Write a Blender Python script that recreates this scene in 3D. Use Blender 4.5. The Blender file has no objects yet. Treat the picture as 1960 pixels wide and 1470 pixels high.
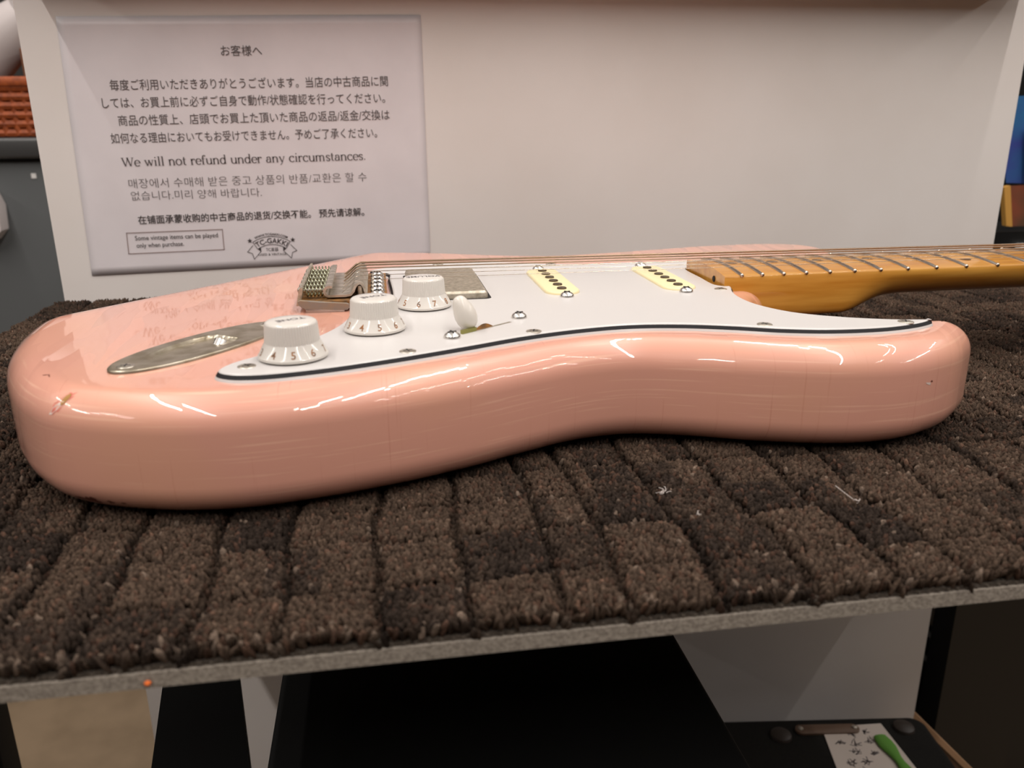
import bpy, bmesh, math, random
import numpy as np
from mathutils import Matrix, Vector, geometry

random.seed(7)
RNG = np.random.default_rng(11)
SC = bpy.context.scene
COL = SC.collection
MM = 0.001
PI = math.pi


def lin(r, g, b):
    def f(c):
        c /= 255.0
        return c / 12.92 if c <= 0.04045 else ((c + 0.055) / 1.055) ** 2.4
    return (f(r), f(g), f(b), 1.0)


# ------------------------------------------------------------------ camera
# the origin is the string saddle line on the guitar's centre, x runs up the neck,
# y away from the camera, z = 0 is the flat top of the guitar body (all in mm)
CAM_F, CAM_YAW, CAM_PITCH, CAM_ROLL = 1588.38, 0.1550, 0.3100, -0.0070
CAM_POS = np.array([6.225, -435.70, 87.69])


def cam_axes():
    cy, sy = math.cos(CAM_YAW), math.sin(CAM_YAW)
    cp, sp = math.cos(CAM_PITCH), math.sin(CAM_PITCH)
    f = np.array([sy * cp, cy * cp, -sp])
    r = np.array([cy, -sy, 0.0])
    u = np.cross(r, f)
    cr, sr = math.cos(CAM_ROLL), math.sin(CAM_ROLL)
    return cr * r + sr * u, -sr * r + cr * u, f


cam_d = bpy.data.cameras.new('camera')
cam = bpy.data.objects.new('camera', cam_d)
COL.objects.link(cam)
_r, _u, _f = cam_axes()
cam.matrix_world = Matrix(((_r[0], _u[0], -_f[0], CAM_POS[0] * MM),
                           (_r[1], _u[1], -_f[1], CAM_POS[1] * MM),
                           (_r[2], _u[2], -_f[2], CAM_POS[2] * MM),
                           (0, 0, 0, 1)))
cam_d.sensor_width = 36.0
cam_d.lens = CAM_F / 1960 * 36.0
cam_d.clip_start = 0.01
cam_d.dof.use_dof = True
cam_d.dof.focus_distance = 0.43
cam_d.dof.aperture_fstop = 14.0
SC.camera = cam

# ------------------------------------------------------------------ light
SC.view_settings.view_transform = 'Standard'
SC.view_settings.look = 'None'
SC.view_settings.gamma = 1.0
SC.view_settings.use_curve_mapping = False
SC.view_settings.exposure = -0.03

world = bpy.data.worlds.new('shop_ambient')
SC.world = world
world.use_nodes = True
world.node_tree.nodes['Background'].inputs[0].default_value = (1.0, 0.92, 0.85, 1)
world.node_tree.nodes['Background'].inputs[1].default_value = 0.46


def tube_light(name, x, y0, y1, z, power, width=26):
    d = bpy.data.lights.new(name, 'AREA')
    d.shape = 'RECTANGLE'
    d.size = width * MM
    d.size_y = (y1 - y0) * MM
    d.energy = power
    d.color = (1.0, 0.945, 0.89)
    o = bpy.data.objects.new(name, d)
    o.location = (x * MM, (y0 + y1) / 2 * MM, z * MM)
    COL.objects.link(o)
    return o


for _x, _y0, _y1 in ((-3000, -3200, 1100), (-850, -3200, 1000), (700, -3200, 1000), (1600, -3200, 1000), (3200, -3200, 1100)):
    tube_light('ceiling_tube_light', _x, _y0, _y1, 1750, 14 if _x == 1600 else 47, 12 if _x == 1600 else 26)

# ------------------------------------------------------------------ object helpers
LOC = {}


def put(o, parent):
    COL.objects.link(o)
    if parent is not None:
        o.parent = parent
        o.matrix_parent_inverse = Matrix.Translation(-Vector(LOC.get(parent.name, (0, 0, 0))))
    return o


def tag(o, label, cat, group=None, kind=None):
    o['label'] = label
    o['category'] = cat
    if group:
        o['group'] = group
    if kind:
        o['kind'] = kind
    return o


def thing(name, label, cat, loc, group=None):
    o = bpy.data.objects.new(name, None)
    o.empty_display_size = 0.02
    COL.objects.link(o)
    o.location = Vector(loc) * MM
    LOC[o.name] = tuple(Vector(loc) * MM)
    return tag(o, label, cat, group)


class MB:
    """collects vertices (mm) and faces of one mesh"""

    def __init__(self):
        self.v, self.f, self.m = [], [], []

    def add(self, vs, fs, mi=0):
        b = len(self.v)
        self.v.extend([tuple(map(float, p)) for p in vs])
        self.f.extend([tuple(i + b for i in f) for f in fs])
        self.m.extend([mi] * len(fs))
        return self

    def box(self, lo, hi, mi=0, bev=0.0, rot=0.0, piv=None):
        bm = bmesh.new()
        bmesh.ops.create_cube(bm, size=1.0)
        c = [(a + b) / 2 for a, b in zip(lo, hi)]
        s = [b - a for a, b in zip(lo, hi)]
        for w in bm.verts:
            w.co = Vector([c[i] + w.co[i] * s[i] for i in range(3)])
        if bev > 0:
            bmesh.ops.bevel(bm, geom=bm.edges[:], offset=bev, segments=3, profile=0.5, affect='EDGES')
        if rot:
            pv = Vector(piv if piv else c)
            bmesh.ops.rotate(bm, verts=bm.verts[:], cent=pv, matrix=Matrix.Rotation(rot, 3, 'Z'))
        self.bm(bm, mi)
        return self

    def bm(self, bm, mi=0):
        bm.verts.index_update()
        self.add([w.co[:] for w in bm.verts], [[q.index for q in f.verts] for f in bm.faces], mi)
        bm.free()

    def tube(self, pts, r, n=8, mi=0, cap=True):
        pts = [np.array(p, float) for p in pts]
        rs = r if hasattr(r, '__len__') else [r] * len(pts)
        rings = []
        for i, p in enumerate(pts):
            t = pts[min(i + 1, len(pts) - 1)] - pts[max(i - 1, 0)]
            t = t / (np.linalg.norm(t) + 1e-12)
            a = np.array([0, 0, 1.0]) if abs(t[2]) < 0.9 else np.array([1.0, 0, 0])
            s = np.cross(t, a); s /= np.linalg.norm(s)
            q = np.cross(s, t)
            rings.append([p + rs[i] * (math.cos(2 * PI * k / n) * s + math.sin(2 * PI * k / n) * q) for k in range(n)])
        self.loft(rings, mi, cap)
        return self

    def loft(self, rings, mi=0, cap=True, close=True):
        n = len(rings[0])
        vs = [p for rg in rings for p in rg]
        fs = []
        for i in range(len(rings) - 1):
            for k in range(n if close else n - 1):
                a, b = i * n + k, i * n + (k + 1) % n
                fs.append((a, b, b + n, a + n))
        if cap:
            fs.append(tuple(range(n - 1, -1, -1)))
            fs.append(tuple((len(rings) - 1) * n + k for k in range(n)))
        self.add(vs, fs, mi)
        return self

    def lathe(self, prof, n=48, c=(0, 0, 0), mi=0, cap=True):
        rings = [[(c[0] + r * math.cos(2 * PI * k / n), c[1] + r * math.sin(2 * PI * k / n), c[2] + z) for k in range(n)]
                 for r, z in prof]
        return self.loft(rings, mi, cap)

    def prism(self, poly, axis, a, b, mi=0):
        """polygon (2-D) extruded along an axis between a and b"""
        def p3(p, t):
            if axis == 'y':
                return (p[0], t, p[1])
            if axis == 'x':
                return (t, p[0], p[1])
            return (p[0], p[1], t)
        return self.loft([[p3(p, a) for p in poly], [p3(p, b) for p in poly]], mi)

    def mesh(self, name, smooth=35):
        me = bpy.data.meshes.new(name)
        me.from_pydata([(x * MM, y * MM, z * MM) for x, y, z in self.v], [], self.f)
        me.polygons.foreach_set('material_index', self.m)
        bm = bmesh.new(); bm.from_mesh(me)
        bmesh.ops.recalc_face_normals(bm, faces=bm.faces[:])
        if smooth is not None:
            for f in bm.faces:
                f.smooth = True
            for e in bm.edges:
                if len(e.link_faces) == 2 and e.calc_face_angle(0) > math.radians(smooth):
                    e.smooth = False
        bm.to_mesh(me); bm.free()
        return me

    def build(self, name, mats, parent=None, smooth=35, loc=None, rot=None):
        me = self.mesh(name, smooth)
        for m in (mats if isinstance(mats, (list, tuple)) else [mats]):
            me.materials.append(m)
        return place(name, me, parent, loc, rot)


def place(name, me, parent=None, loc=None, rot=None):
    o = bpy.data.objects.new(name, me)
    if loc is not None:
        o.location = Vector(loc) * MM
    if rot is not None:
        o.rotation_euler = rot
    return put(o, parent)


def text_mb(body, size, origin, ux, uy, mb=None, mi=0, align='LEFT', width=None, offset=0.0, spacing=1.0, bend=None, lift=0.0):
    """flat lettering: origin, reading direction ux, up direction uy (unit vectors, mm)"""
    cu = bpy.data.curves.new('lettering', 'FONT')
    cu.body = body
    cu.size = 1.0
    cu.align_x = 'LEFT'
    cu.offset = offset
    cu.space_character = spacing
    cu.resolution_u = 3
    o = bpy.data.objects.new('lettering', cu)
    COL.objects.link(o)
    dg = bpy.context.evaluated_depsgraph_get()
    me = bpy.data.meshes.new_from_object(o.evaluated_get(dg))
    co = np.array([v.co[:] for v in me.vertices]).reshape(-1, 3)
    fs = [tuple(p.vertices) for p in me.polygons]
    bpy.data.objects.remove(o); bpy.data.curves.remove(cu); bpy.data.meshes.remove(me)
    mb = mb or MB()
    if len(co) == 0:
        return mb
    co *= size
    x0, x1 = co[:, 0].min(), co[:, 0].max()
    sx = 1.0
    if width:
        sx = width / (x1 - x0)
    co[:, 0] = (co[:, 0] - x0) * sx
    w = (x1 - x0) * sx
    if align == 'CENTER':
        co[:, 0] -= w / 2
    ux, uy, origin = (np.array(a, float) for a in (ux, uy, origin))
    if bend:
        R = bend
        a = co[:, 0] / R
        rr = R + co[:, 1]
        X = rr * np.sin(a); Y = rr * np.cos(a) - R
    else:
        X, Y = co[:, 0], co[:, 1]
    nn = np.cross(ux, uy)
    P = origin + X[:, None] * ux + Y[:, None] * uy + lift * nn
    mb.add(P, fs, mi)
    return mb


def smooth_closed(pts, n):
    P = np.array(pts, float)
    N = len(P)
    out = []
    for i in range(N):
        p0, p1, p2, p3 = P[i - 1], P[i], P[(i + 1) % N], P[(i + 2) % N]
        d0 = np.linalg.norm(p1 - p0) ** 0.5; d1 = np.linalg.norm(p2 - p1) ** 0.5; d2 = np.linalg.norm(p3 - p2) ** 0.5
        m1 = ((p1 - p0) / d0 - (p2 - p0) / (d0 + d1) + (p2 - p1) / d1) * d1
        m2 = ((p2 - p1) / d1 - (p3 - p1) / (d1 + d2) + (p3 - p2) / d2) * d1
        for t in np.linspace(0, 1, 24, endpoint=False):
            t2, t3 = t * t, t * t * t
            out.append((2 * t3 - 3 * t2 + 1) * p1 + (t3 - 2 * t2 + t) * m1 + (-2 * t3 + 3 * t2) * p2 + (t3 - t2) * m2)
    out = np.array(out)
    cl = np.vstack([out, out[:1]])
    s = np.concatenate([[0], np.cumsum(np.linalg.norm(np.diff(cl, axis=0), axis=1))])
    q = np.linspace(0, s[-1], n, endpoint=False)
    return np.stack([np.interp(q, s, cl[:, 0]), np.interp(q, s, cl[:, 1])], 1)


def ccw(P):
    x, y = P[:, 0], P[:, 1]
    a = np.sum(x * np.roll(y, -1) - np.roll(x, -1) * y)
    return P if a > 0 else P[::-1]


def inset(P, d):
    """inward offset of a CCW polygon along vertex normals"""
    t = np.roll(P, -1, 0) - np.roll(P, 1, 0)
    t /= np.linalg.norm(t, axis=1)[:, None]
    return P + d * np.stack([-t[:, 1], t[:, 0]], 1)


def cap2d(P, step=None, extra=()):
    """triangulated interior of polygon P (first len(P) vertices are P's own)"""
    vs = [Vector(p) for p in P]
    n = len(vs)
    if step:
        lo, hi = P.min(0), P.max(0)
        inn = inset(P, step * 0.6)
        for x in np.arange(lo[0], hi[0], step):
            for y in np.arange(lo[1], hi[1], step):
                if inside(inn, x, y):
                    vs.append(Vector((x + 0.13, y + 0.07)))
    r = geometry.delaunay_2d_cdt(vs, [], [list(range(n))], 1, 1e-5)
    return r[0], r[2], r[3]


def inside(P, x, y):
    px, py = P[:, 0], P[:, 1]
    qx, qy = np.roll(px, -1), np.roll(py, -1)
    c = (py > y) != (qy > y)
    with np.errstate(divide='ignore', invalid='ignore'):
        xi = (qx - px) * (y - py) / (qy - py) + px
    return bool(np.sum(c & (x < xi)) % 2)


# ------------------------------------------------------------------ materials
def mat(name, col, rough=0.5, metal=0.0, coat=0.0, coat_rough=0.03, spec=0.5, noise=None, noise_scale=300.0, bump=None):
    """principled surface; noise = second colour blended by a noise pattern"""
    m = bpy.data.materials.new(name)
    m.use_nodes = True
    nt = m.node_tree
    b = nt.nodes['Principled BSDF']
    b.inputs['Base Color'].default_value = col
    b.inputs['Roughness'].default_value = rough
    b.inputs['Metallic'].default_value = metal
    b.inputs['Coat Weight'].default_value = coat
    b.inputs['Coat Roughness'].default_value = coat_rough
    b.inputs['Specular IOR Level'].default_value = spec
    if noise or bump:
        tc = nt.nodes.new('ShaderNodeNewGeometry')
        nz = nt.nodes.new('ShaderNodeTexNoise')
        nz.inputs['Scale'].default_value = noise_scale
        nz.inputs['Detail'].default_value = 5
        nt.links.new(tc.outputs['Position'], nz.inputs['Vector'])
        if noise:
            rp = nt.nodes.new('ShaderNodeValToRGB')
            rp.color_ramp.elements[0].position = 0.38
            rp.color_ramp.elements[1].position = 0.66
            rp.color_ramp.elements[0].color = col
            rp.color_ramp.elements[1].color = noise
            nt.links.new(nz.outputs['Fac'], rp.inputs['Fac'])
            nt.links.new(rp.outputs['Color'], b.inputs['Base Color'])
        if bump:
            bp = nt.nodes.new('ShaderNodeBump')
            bp.inputs['Strength'].default_value = bump
            bp.inputs['Distance'].default_value = 0.0004
            nt.links.new(nz.outputs['Fac'], bp.inputs['Height'])
            nt.links.new(bp.outputs['Normal'], b.inputs['Normal'])
    return m


def mat_lacquer():
    """pink nitro lacquer with fine checking lines, broken highlights"""
    m = mat('pink_lacquer', lin(225, 163, 143), rough=0.32, coat=1.0, coat_rough=0.015, spec=0.35)
    nt = m.node_tree
    N, L = nt.nodes, nt.links
    b = N['Principled BSDF']
    geo = N.new('ShaderNodeNewGeometry')
    # small lacquer plates between the checks, each a hair out of plane
    mp = N.new('ShaderNodeVectorMath'); mp.operation = 'MULTIPLY'
    mp.inputs[1].default_value = (140.0, 18.0, 16.0)
    L.new(geo.outputs['Position'], mp.inputs[0])
    warp = N.new('ShaderNodeTexNoise'); warp.inputs['Scale'].default_value = 30; warp.inputs['Detail'].default_value = 1
    L.new(geo.outputs['Position'], warp.inputs['Vector'])
    wm = N.new('ShaderNodeVectorMath'); wm.operation = 'SCALE'; wm.inputs['Scale'].default_value = 0.5
    L.new(warp.outputs['Color'], wm.inputs[0])
    ad = N.new('ShaderNodeVectorMath'); ad.operation = 'ADD'
    L.new(mp.outputs[0], ad.inputs[0]); L.new(wm.outputs[0], ad.inputs[1])
    vo = N.new('ShaderNodeTexVoronoi'); vo.inputs['Scale'].default_value = 1.0
    L.new(ad.outputs[0], vo.inputs['Vector'])
    sb = N.new('ShaderNodeVectorMath'); sb.operation = 'SUBTRACT'; sb.inputs[1].default_value = (0.5, 0.5, 0.5)
    L.new(vo.outputs['Color'], sb.inputs[0])
    sc = N.new('ShaderNodeVectorMath'); sc.operation = 'SCALE'; sc.inputs['Scale'].default_value = 0.065
    L.new(sb.outputs[0], sc.inputs[0])
    nn = N.new('ShaderNodeVectorMath'); nn.operation = 'ADD'
    L.new(geo.outputs['Normal'], nn.inputs[0]); L.new(sc.outputs[0], nn.inputs[1])
    no = N.new('ShaderNodeVectorMath'); no.operation = 'NORMALIZE'
    L.new(nn.outputs[0], no.inputs[0])
    L.new(no.outputs[0], b.inputs['Coat Normal'])
    # grain-like fine light streaks along the body and a few darker checks across it
    def streak(scale, lo, hi, detail=3.0):
        v = N.new('ShaderNodeVectorMath'); v.operation = 'MULTIPLY'; v.inputs[1].default_value = scale
        L.new(geo.outputs['Position'], v.inputs[0])
        t = N.new('ShaderNodeTexNoise'); t.inputs['Scale'].default_value = 1.0; t.inputs['Detail'].default_value = detail
        L.new(v.outputs[0], t.inputs['Vector'])
        r = N.new('ShaderNodeMapRange'); r.inputs['From Min'].default_value = lo; r.inputs['From Max'].default_value = hi
        L.new(t.outputs['Fac'], r.inputs['Value'])
        return r.outputs['Result']

    def mix(fac, a, bcol, amount):
        k = N.new('ShaderNodeMath'); k.operation = 'MULTIPLY'; k.inputs[1].default_value = amount
        L.new(fac, k.inputs[0])
        x = N.new('ShaderNodeMix'); x.data_type = 'RGBA'
        L.new(k.outputs[0], x.inputs['Factor'])
        if isinstance(a, tuple):
            x.inputs[6].default_value = a
        else:
            L.new(a, x.inputs[6])
        x.inputs[7].default_value = bcol
        return x.outputs[2]
    base = lin(225, 163, 143)
    c = mix(streak((18, 18, 900), 0.60, 0.70), base, lin(246, 196, 170), 0.55)
    c = mix(streak((1000, 25, 12), 0.66, 0.74), c, lin(190, 112, 92), 0.40)
    c = mix(streak((14, 14, 14), 0.45, 0.70), c, lin(226, 168, 138), 0.6)
    L.new(c, b.inputs['Base Color'])
    return m


def mat_maple():
    m = mat('amber_maple', lin(205, 140, 52), rough=0.32, coat=0.7, coat_rough=0.05)
    nt = m.node_tree; N, L = nt.nodes, nt.links
    b = N['Principled BSDF']
    geo = N.new('ShaderNodeNewGeometry')
    v = N.new('ShaderNodeVectorMath'); v.operation = 'MULTIPLY'; v.inputs[1].default_value = (14, 160, 160)
    L.new(geo.outputs['Position'], v.inputs[0])
    t = N.new('ShaderNodeTexNoise'); t.inputs['Scale'].default_value = 1.0; t.inputs['Detail'].default_value = 6
    L.new(v.outputs[0], t.inputs['Vector'])
    r = N.new('ShaderNodeValToRGB')
    r.color_ramp.elements[0].position = 0.3; r.color_ramp.elements[0].color = lin(178, 112, 28)
    r.color_ramp.elements[1].position = 0.7; r.color_ramp.elements[1].color = lin(216, 158, 70)
    L.new(t.outputs['Fac'], r.inputs['Fac'])
    L.new(r.outputs['Color'], b.inputs['Base Color'])
    return m


M = {}
M['pink'] = mat_lacquer()
M['maple'] = mat_maple()
M['guard_white'] = mat('guard_white', lin(203, 199, 197), rough=0.30, spec=0.5)
M['guard_black'] = mat('guard_black', lin(30, 29, 33), rough=0.6, spec=0.25)
M['knob'] = mat('knob_white', lin(214, 208, 201), rough=0.09, spec=0.5)
M['tip'] = mat('tip_white', lin(220, 213, 204), rough=0.22)
M['gold_ink'] = mat('gold_ink', lin(164, 108, 60), rough=0.5, noise=lin(104, 82, 68), noise_scale=500)
M['grey_ink'] = mat('grey_ink', lin(92, 86, 88), rough=0.6)
M['nickel'] = mat('aged_nickel', lin(214, 206, 194), rough=0.36, metal=0.9, noise=lin(176, 168, 154), noise_scale=260)
M['nickel_dull'] = mat('dull_nickel', lin(208, 198, 182), rough=0.46, metal=0.9, noise=lin(172, 162, 144), noise_scale=420)
M['jack'] = mat('brushed_nickel', lin(186, 176, 160), rough=0.34, metal=0.8, noise=lin(150, 138, 116), noise_scale=120)
M['chrome'] = mat('polished_steel', lin(224, 220, 216), rough=0.27, metal=1.0)
M['rust'] = mat('rusted_plate', lin(176, 124, 66), rough=0.5, metal=0.6, noise=lin(120, 92, 66), noise_scale=320)
M['spring'] = mat('greenish_spring', lin(176, 176, 152), rough=0.3, metal=1.0)
M['string'] = mat('string_steel', lin(190, 176, 160), rough=0.25, metal=1.0)
M['string_wound'] = mat('string_nickel', lin(150, 128, 108), rough=0.4, metal=1.0)
M['cream'] = mat('cream_plastic', lin(240, 224, 178), rough=0.35)
M['pole'] = mat('rusty_magnet', lin(96, 84, 66), rough=0.55, metal=0.5, noise=lin(70, 58, 46), noise_scale=700)
M['fret'] = mat('fret_wire', lin(206, 196, 184), rough=0.28, metal=1.0)
M['dot'] = mat('dark_dot', lin(84, 60, 38), rough=0.4)
M['dark'] = mat('black_cavity', lin(26, 23, 22), rough=0.7)
M['brass'] = mat('green_brass', lin(150, 146, 84), rough=0.35, metal=0.7)
M['bare_wood'] = mat('bare_wood', lin(168, 122, 60), rough=0.6)
M['primer'] = mat('white_primer', lin(226, 206, 196), rough=0.5)
M['chip_rim'] = mat('worn_pink', lin(206, 112, 96), rough=0.5)
M['scuff'] = mat('dark_scuff', lin(104, 52, 38), rough=0.6)

# ------------------------------------------------------------------ setting
M['board'] = mat('white_board', lin(232, 225, 221), rough=0.55, noise=lin(227, 219, 214), noise_scale=9)
M['shelf_dark'] = mat('dark_shelf', lin(36, 32, 30), rough=0.7)
M['upper_shelf'] = mat('brown_shelf', lin(120, 98, 82), rough=0.6)
M['floor'] = mat('tan_floor', lin(128, 108, 85), rough=0.7, noise=lin(116, 97, 75), noise_scale=14)


def struct(name, mb, m):
    o = mb.build(name, m)
    o['kind'] = 'structure'
    return o


FLOOR_Z = -860
b = MB()
b.prism([(-240.5, 260), (-240.5, -55), (-229, -55), (-229, FLOOR_Z), (562, FLOOR_Z), (561, 260)], 'y', 250, 268)
back = struct('wall_back', b, M['board'])
b = MB().box((-3700, -3400, FLOOR_Z - 40), (3900, 1800, FLOOR_Z))
struct('floor', b, M['floor'])
M['room_wall'] = mat('shop_wall', lin(62, 54, 49), rough=0.8)
struct('front_shade_wall', MB().box((-3600, -1250, FLOOR_Z), (3800, -1150, 750)), M['room_wall'])  # unseen low wall, added to block low light from behind the camera
struct('wall_rear', MB().box((-3700, -3400, FLOOR_Z), (3900, -3300, 1800)), M['room_wall'])
struct('wall_left', MB().box((-3700, -3300, FLOOR_Z), (-3600, 1700, 1800)), M['room_wall'])
struct('wall_right', MB().box((3800, -3300, FLOOR_Z), (3900, 1700, 1800)), M['room_wall'])
struct('wall_far', MB().box((-3700, 1700, FLOOR_Z), (3900, 1800, 1800)), M['room_wall'])

sb = MB().box((-238, -180, -72), (648, 249.5, -57.2))
shelf = tag(sb.build('display_shelf', M['shelf_dark']), 'dark shelf board under the carpet in front of the white back board', 'shelf')
ub = MB().box((-232, 200, 195), (548, 249.5, 217), bev=1.5)
tag(ub.build('upper_shelf', M['upper_shelf']), 'brown shelf board fixed across the top of the white back board', 'shelf')

# ------------------------------------------------------------------ guitar body
G = thing('electric_guitar', 'shell pink electric guitar with white pickguard and maple neck lying on the carpet', 'guitar', (60, -10, -44.5))
OUT = [(10, -152.4), (39.3, -141.2), (62.2, -130.3), (86, -120.5), (107.2, -118.0), (127, -123.0), (157.3, -135), (189.7, -143.6),
       (216, -143.4), (240, -134.8), (256.5, -122.5), (262.3, -116.5), (264.3, -109.5), (262.5, -102.5), (257, -97.5), (249, -95.6), (240, -95.3), (230, -95), (213, -89),
       (201, -78), (195.5, -66), (195.5, -54), (199, -42), (204, -32), (210, -20), (222, 5), (232, 25), (244, 40), (264, 52),
       (286, 64), (306, 80), (317, 97), (318, 113), (311, 128), (297, 138.5), (276, 143), (236, 141), (194, 132), (160, 124.5),
       (121, 119), (91, 126), (66, 137), (40, 148), (5, 156), (-30, 157), (-62, 150), (-92, 135), (-120, 110), (-141, 76),
       (-153, 36), (-157.5, -5), (-156, -45), (-150.5, -74), (-144, -93), (-135, -112.5), (-124, -130.5), (-108, -147.3),
       (-79, -160.0), (-49.5, -164.3), (-21, -160.6)]
OUTLINE = ccw(smooth_closed(OUT, 560))
ROUND = 12.7
JC, JA, JN = np.array([-67.5, -93.5]), np.array([0.60, 0.80]), np.array([-0.80, 0.60])   # output jack: centre and axes


def drop(x, y):
    """forearm contour: the top falls away beyond a line across the bass lower bout"""
    d = (x + 104) * -0.755 + (y - 20) * 0.656
    k = 8.0
    fall = 0.34 * (math.sqrt(d * d + k * k) - k) if d > 0 else 0.0
    # fades out again along the bass waist
    fade = min(1.0, max(0.0, (78 - x) / 60.0))
    return -fall * fade * fade * (3 - 2 * fade)


def body_mesh():
    mb = MB()
    n = len(OUTLINE)
    rings = []
    S = 10
    for i in range(S + 1):
        a = PI / 2 * i / S                      # 0 = top flat, pi/2 = wall
        P = inset(OUTLINE, ROUND * (1 - math.sin(a)))
        dz = -ROUND * (1 - math.cos(a))
        rings.append([(p[0], p[1], drop(p[0], p[1]) + dz) for p in P])
    for i in range(S + 1):
        a = PI / 2 * (1 - i / S)
        P = inset(OUTLINE, ROUND * (1 - math.sin(a)))
        rings.append([(p[0], p[1], -44.5 + ROUND * (1 - math.cos(a))) for p in P])
    mb.loft(rings, 0, cap=False)
    P = inset(OUTLINE, ROUND)
    vs, fs, _ = cap2d(P, step=4.0)
    def keep(f):
        q = sum((np.array(vs[i]) for i in f)) / len(f) - JC
        return ((q @ JA) / 34.0) ** 2 + ((q @ JN) / 10.5) ** 2 > 1
    mb.add([(v.x, v.y, drop(v.x, v.y)) for v in vs], [f for f in fs if keep(f)])
    vs, fs, _ = cap2d(P)
    mb.add([(v.x, v.y, -44.5) for v in vs], [f[::-1] for f in fs])
    return mb


bm_ = body_mesh()
me = bm_.mesh('body', None)
bm2 = bmesh.new(); bm2.from_mesh(me)
bmesh.ops.remove_doubles(bm2, verts=bm2.verts[:], dist=0.00002)
bmesh.ops.recalc_face_normals(bm2, faces=bm2.faces[:])
for f in bm2.faces:
    f.smooth = True
bm2.to_mesh(me); bm2.free()
me.materials.append(M['pink'])
body = place('body', me, G)

# ------------------------------------------------------------------ pickguard
PG = [(-55, -139), (-53.6, -143.2), (-48.5, -147), (-42, -148.4), (-34, -148.3), (-16.4, -144.6), (10, -135.3), (38.7, -123), (61.3, -112.6),
      (85, -104.9), (109, -101.2), (131, -103.9), (152, -111), (171, -119.5), (192, -124.7), (215.8, -124.9), (233, -120.7),
      (242, -116), (243.6, -114.2), (240, -113.2), (225, -110), (205, -101), (191, -89.8), (183.1, -73.7), (181.3, -57.7),
      (183.6, -41.2), (187.8, -29), (188.3, -26.3), (186, -25.2), (182.5, -24), (182.3, 0), (183.5, 26), (186, 31), (194, 36), (203, 44),
      (204, 52), (195, 55.5), (185, 56), (170, 54), (150, 54), (122, 57), (104, 62), (89, 69.5), (72, 74.5), (54, 76), (34, 74), (15.4, 69.5),
      (2, 62), (-2, 57), (2, 51), (8.2, 46), (8.6, 30), (8.6, -30), (5, -38), (-2, -44), (-9.7, -59.4), (-15.4, -79.5), (-20.9, -92), (-30, -108), (-44, -122),
      (-52, -131)]
PGL = ccw(smooth_closed(PG, 620))


def guard_mesh():
    mb = MB()
    lv = [(0.0, 0.02, 0), (0.5, 1.0, 0), (0.5, 1.0, 1), (1.5, 2.45, 1), (1.5, 2.45, 2), (1.9, 2.8, 2), (2.4, 3.0, 2)]
    for i in range(len(lv) - 1):
        a, bq = lv[i], lv[i + 1]
        A, B = inset(PGL, a[0]), inset(PGL, bq[0])
        mi = 1 if (a[2] == 1 and bq[2] == 1) else 0
        mb.loft([[(p[0], p[1], a[1]) for p in A], [(p[0], p[1], bq[1]) for p in B]], mi, cap=False)
    P = inset(PGL, 2.4)
    vs, fs, _ = cap2d(P, step=12.0)
    mb.add([(v.x, v.y, 3.0) for v in vs], fs, 0)
    return mb


guard = guard_mesh().build('pickguard', [M['guard_white'], M['guard_black']], G, smooth=50)
GZ = 3.0


def screw_mesh(name, r, h, slot=True):
    """domed head with a cross slot"""
    mb = MB()
    prof = [(r, -0.3), (r, 0.12 * h)]
    for i in range(1, 7):
        a = PI / 2 * i / 7
        prof.append((r * math.cos(a), 0.12 * h + 0.88 * h * math.sin(a)))
    mb.lathe(prof, 28)
    if slot:
        w, l = r * 0.09, r * 0.52
        mb.box((-l, -w, h * 0.72), (l, w, h * 1.005), 1)
        mb.box((-w, -l, h * 0.72), (w, l, h * 1.005), 1)
    me = mb.mesh(name)
    me.materials.append(M['nickel']); me.materials.append(M['dark'])
    return me


guard_screw = screw_mesh('guard_screw', 3.3, 0.55)
for (x, y) in [(-44, -136.8), (14.2, -126.8), (67.3, -104.4 - 0.5), (166.4, -111.2), (227.9, -117.6), (178.2, -34.8), (107.7, 57), (40, 70), (195, 48)]:
    place('guard_screw', guard_screw, guard, (x, y, GZ), (0, 0, random.random() * 2))
dome = screw_mesh('mounting_screw', 3.5, 2.7)
for m_ in (0,):
    dome.materials[0] = M['chrome']

# ------------------------------------------------------------------ single-coil pickups
def pill(w, l, r, n=10):
    """rounded rectangle outline, w along x, l along y"""
    pts = []
    for cx, cy, a0 in ((w / 2 - r, l / 2 - r, 0), (-w / 2 + r, l / 2 - r, PI / 2), (-w / 2 + r, -l / 2 + r, PI), (w / 2 - r, -l / 2 + r, 1.5 * PI)):
        for k in range(n + 1):
            a = a0 + PI / 2 * k / n
            pts.append((cx + r * math.cos(a), cy + r * math.sin(a)))
    return np.array(pts)


def pickup(xc, ztop, where):
    P = ccw(pill(18.0, 70.0, 8.6))
    mb = MB()
    rings = [[(p[0] + xc, p[1], GZ - 0.2) for p in P], [(p[0] + xc, p[1], ztop - 1.2) for p in P]]
    for k in range(1, 5):
        a = PI / 2 * k / 4
        rings.append([(p[0] + xc, p[1], ztop - 1.2 + 1.2 * math.sin(a)) for p in inset(P, 1.2 * (1 - math.cos(a)))])
    mb.loft(rings)
    pk = mb.build('single_coil_pickup', M['cream'], G)
    pk['label'] = where
    pm = MB().lathe([(2.45, -1), (2.45, 0.55), (2.2, 0.75)], 24).mesh('pole_piece')
    pm.materials.append(M['pole'])
    for k in range(6):
        place('pole_piece', pm, pk, (xc, 26 - 10.4 * k, ztop))
    for s in (1, -1):
        place('mounting_screw', dome, pk, (xc, s * 38.5, GZ), (0, 0, 0.6))
    return pk


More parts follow.
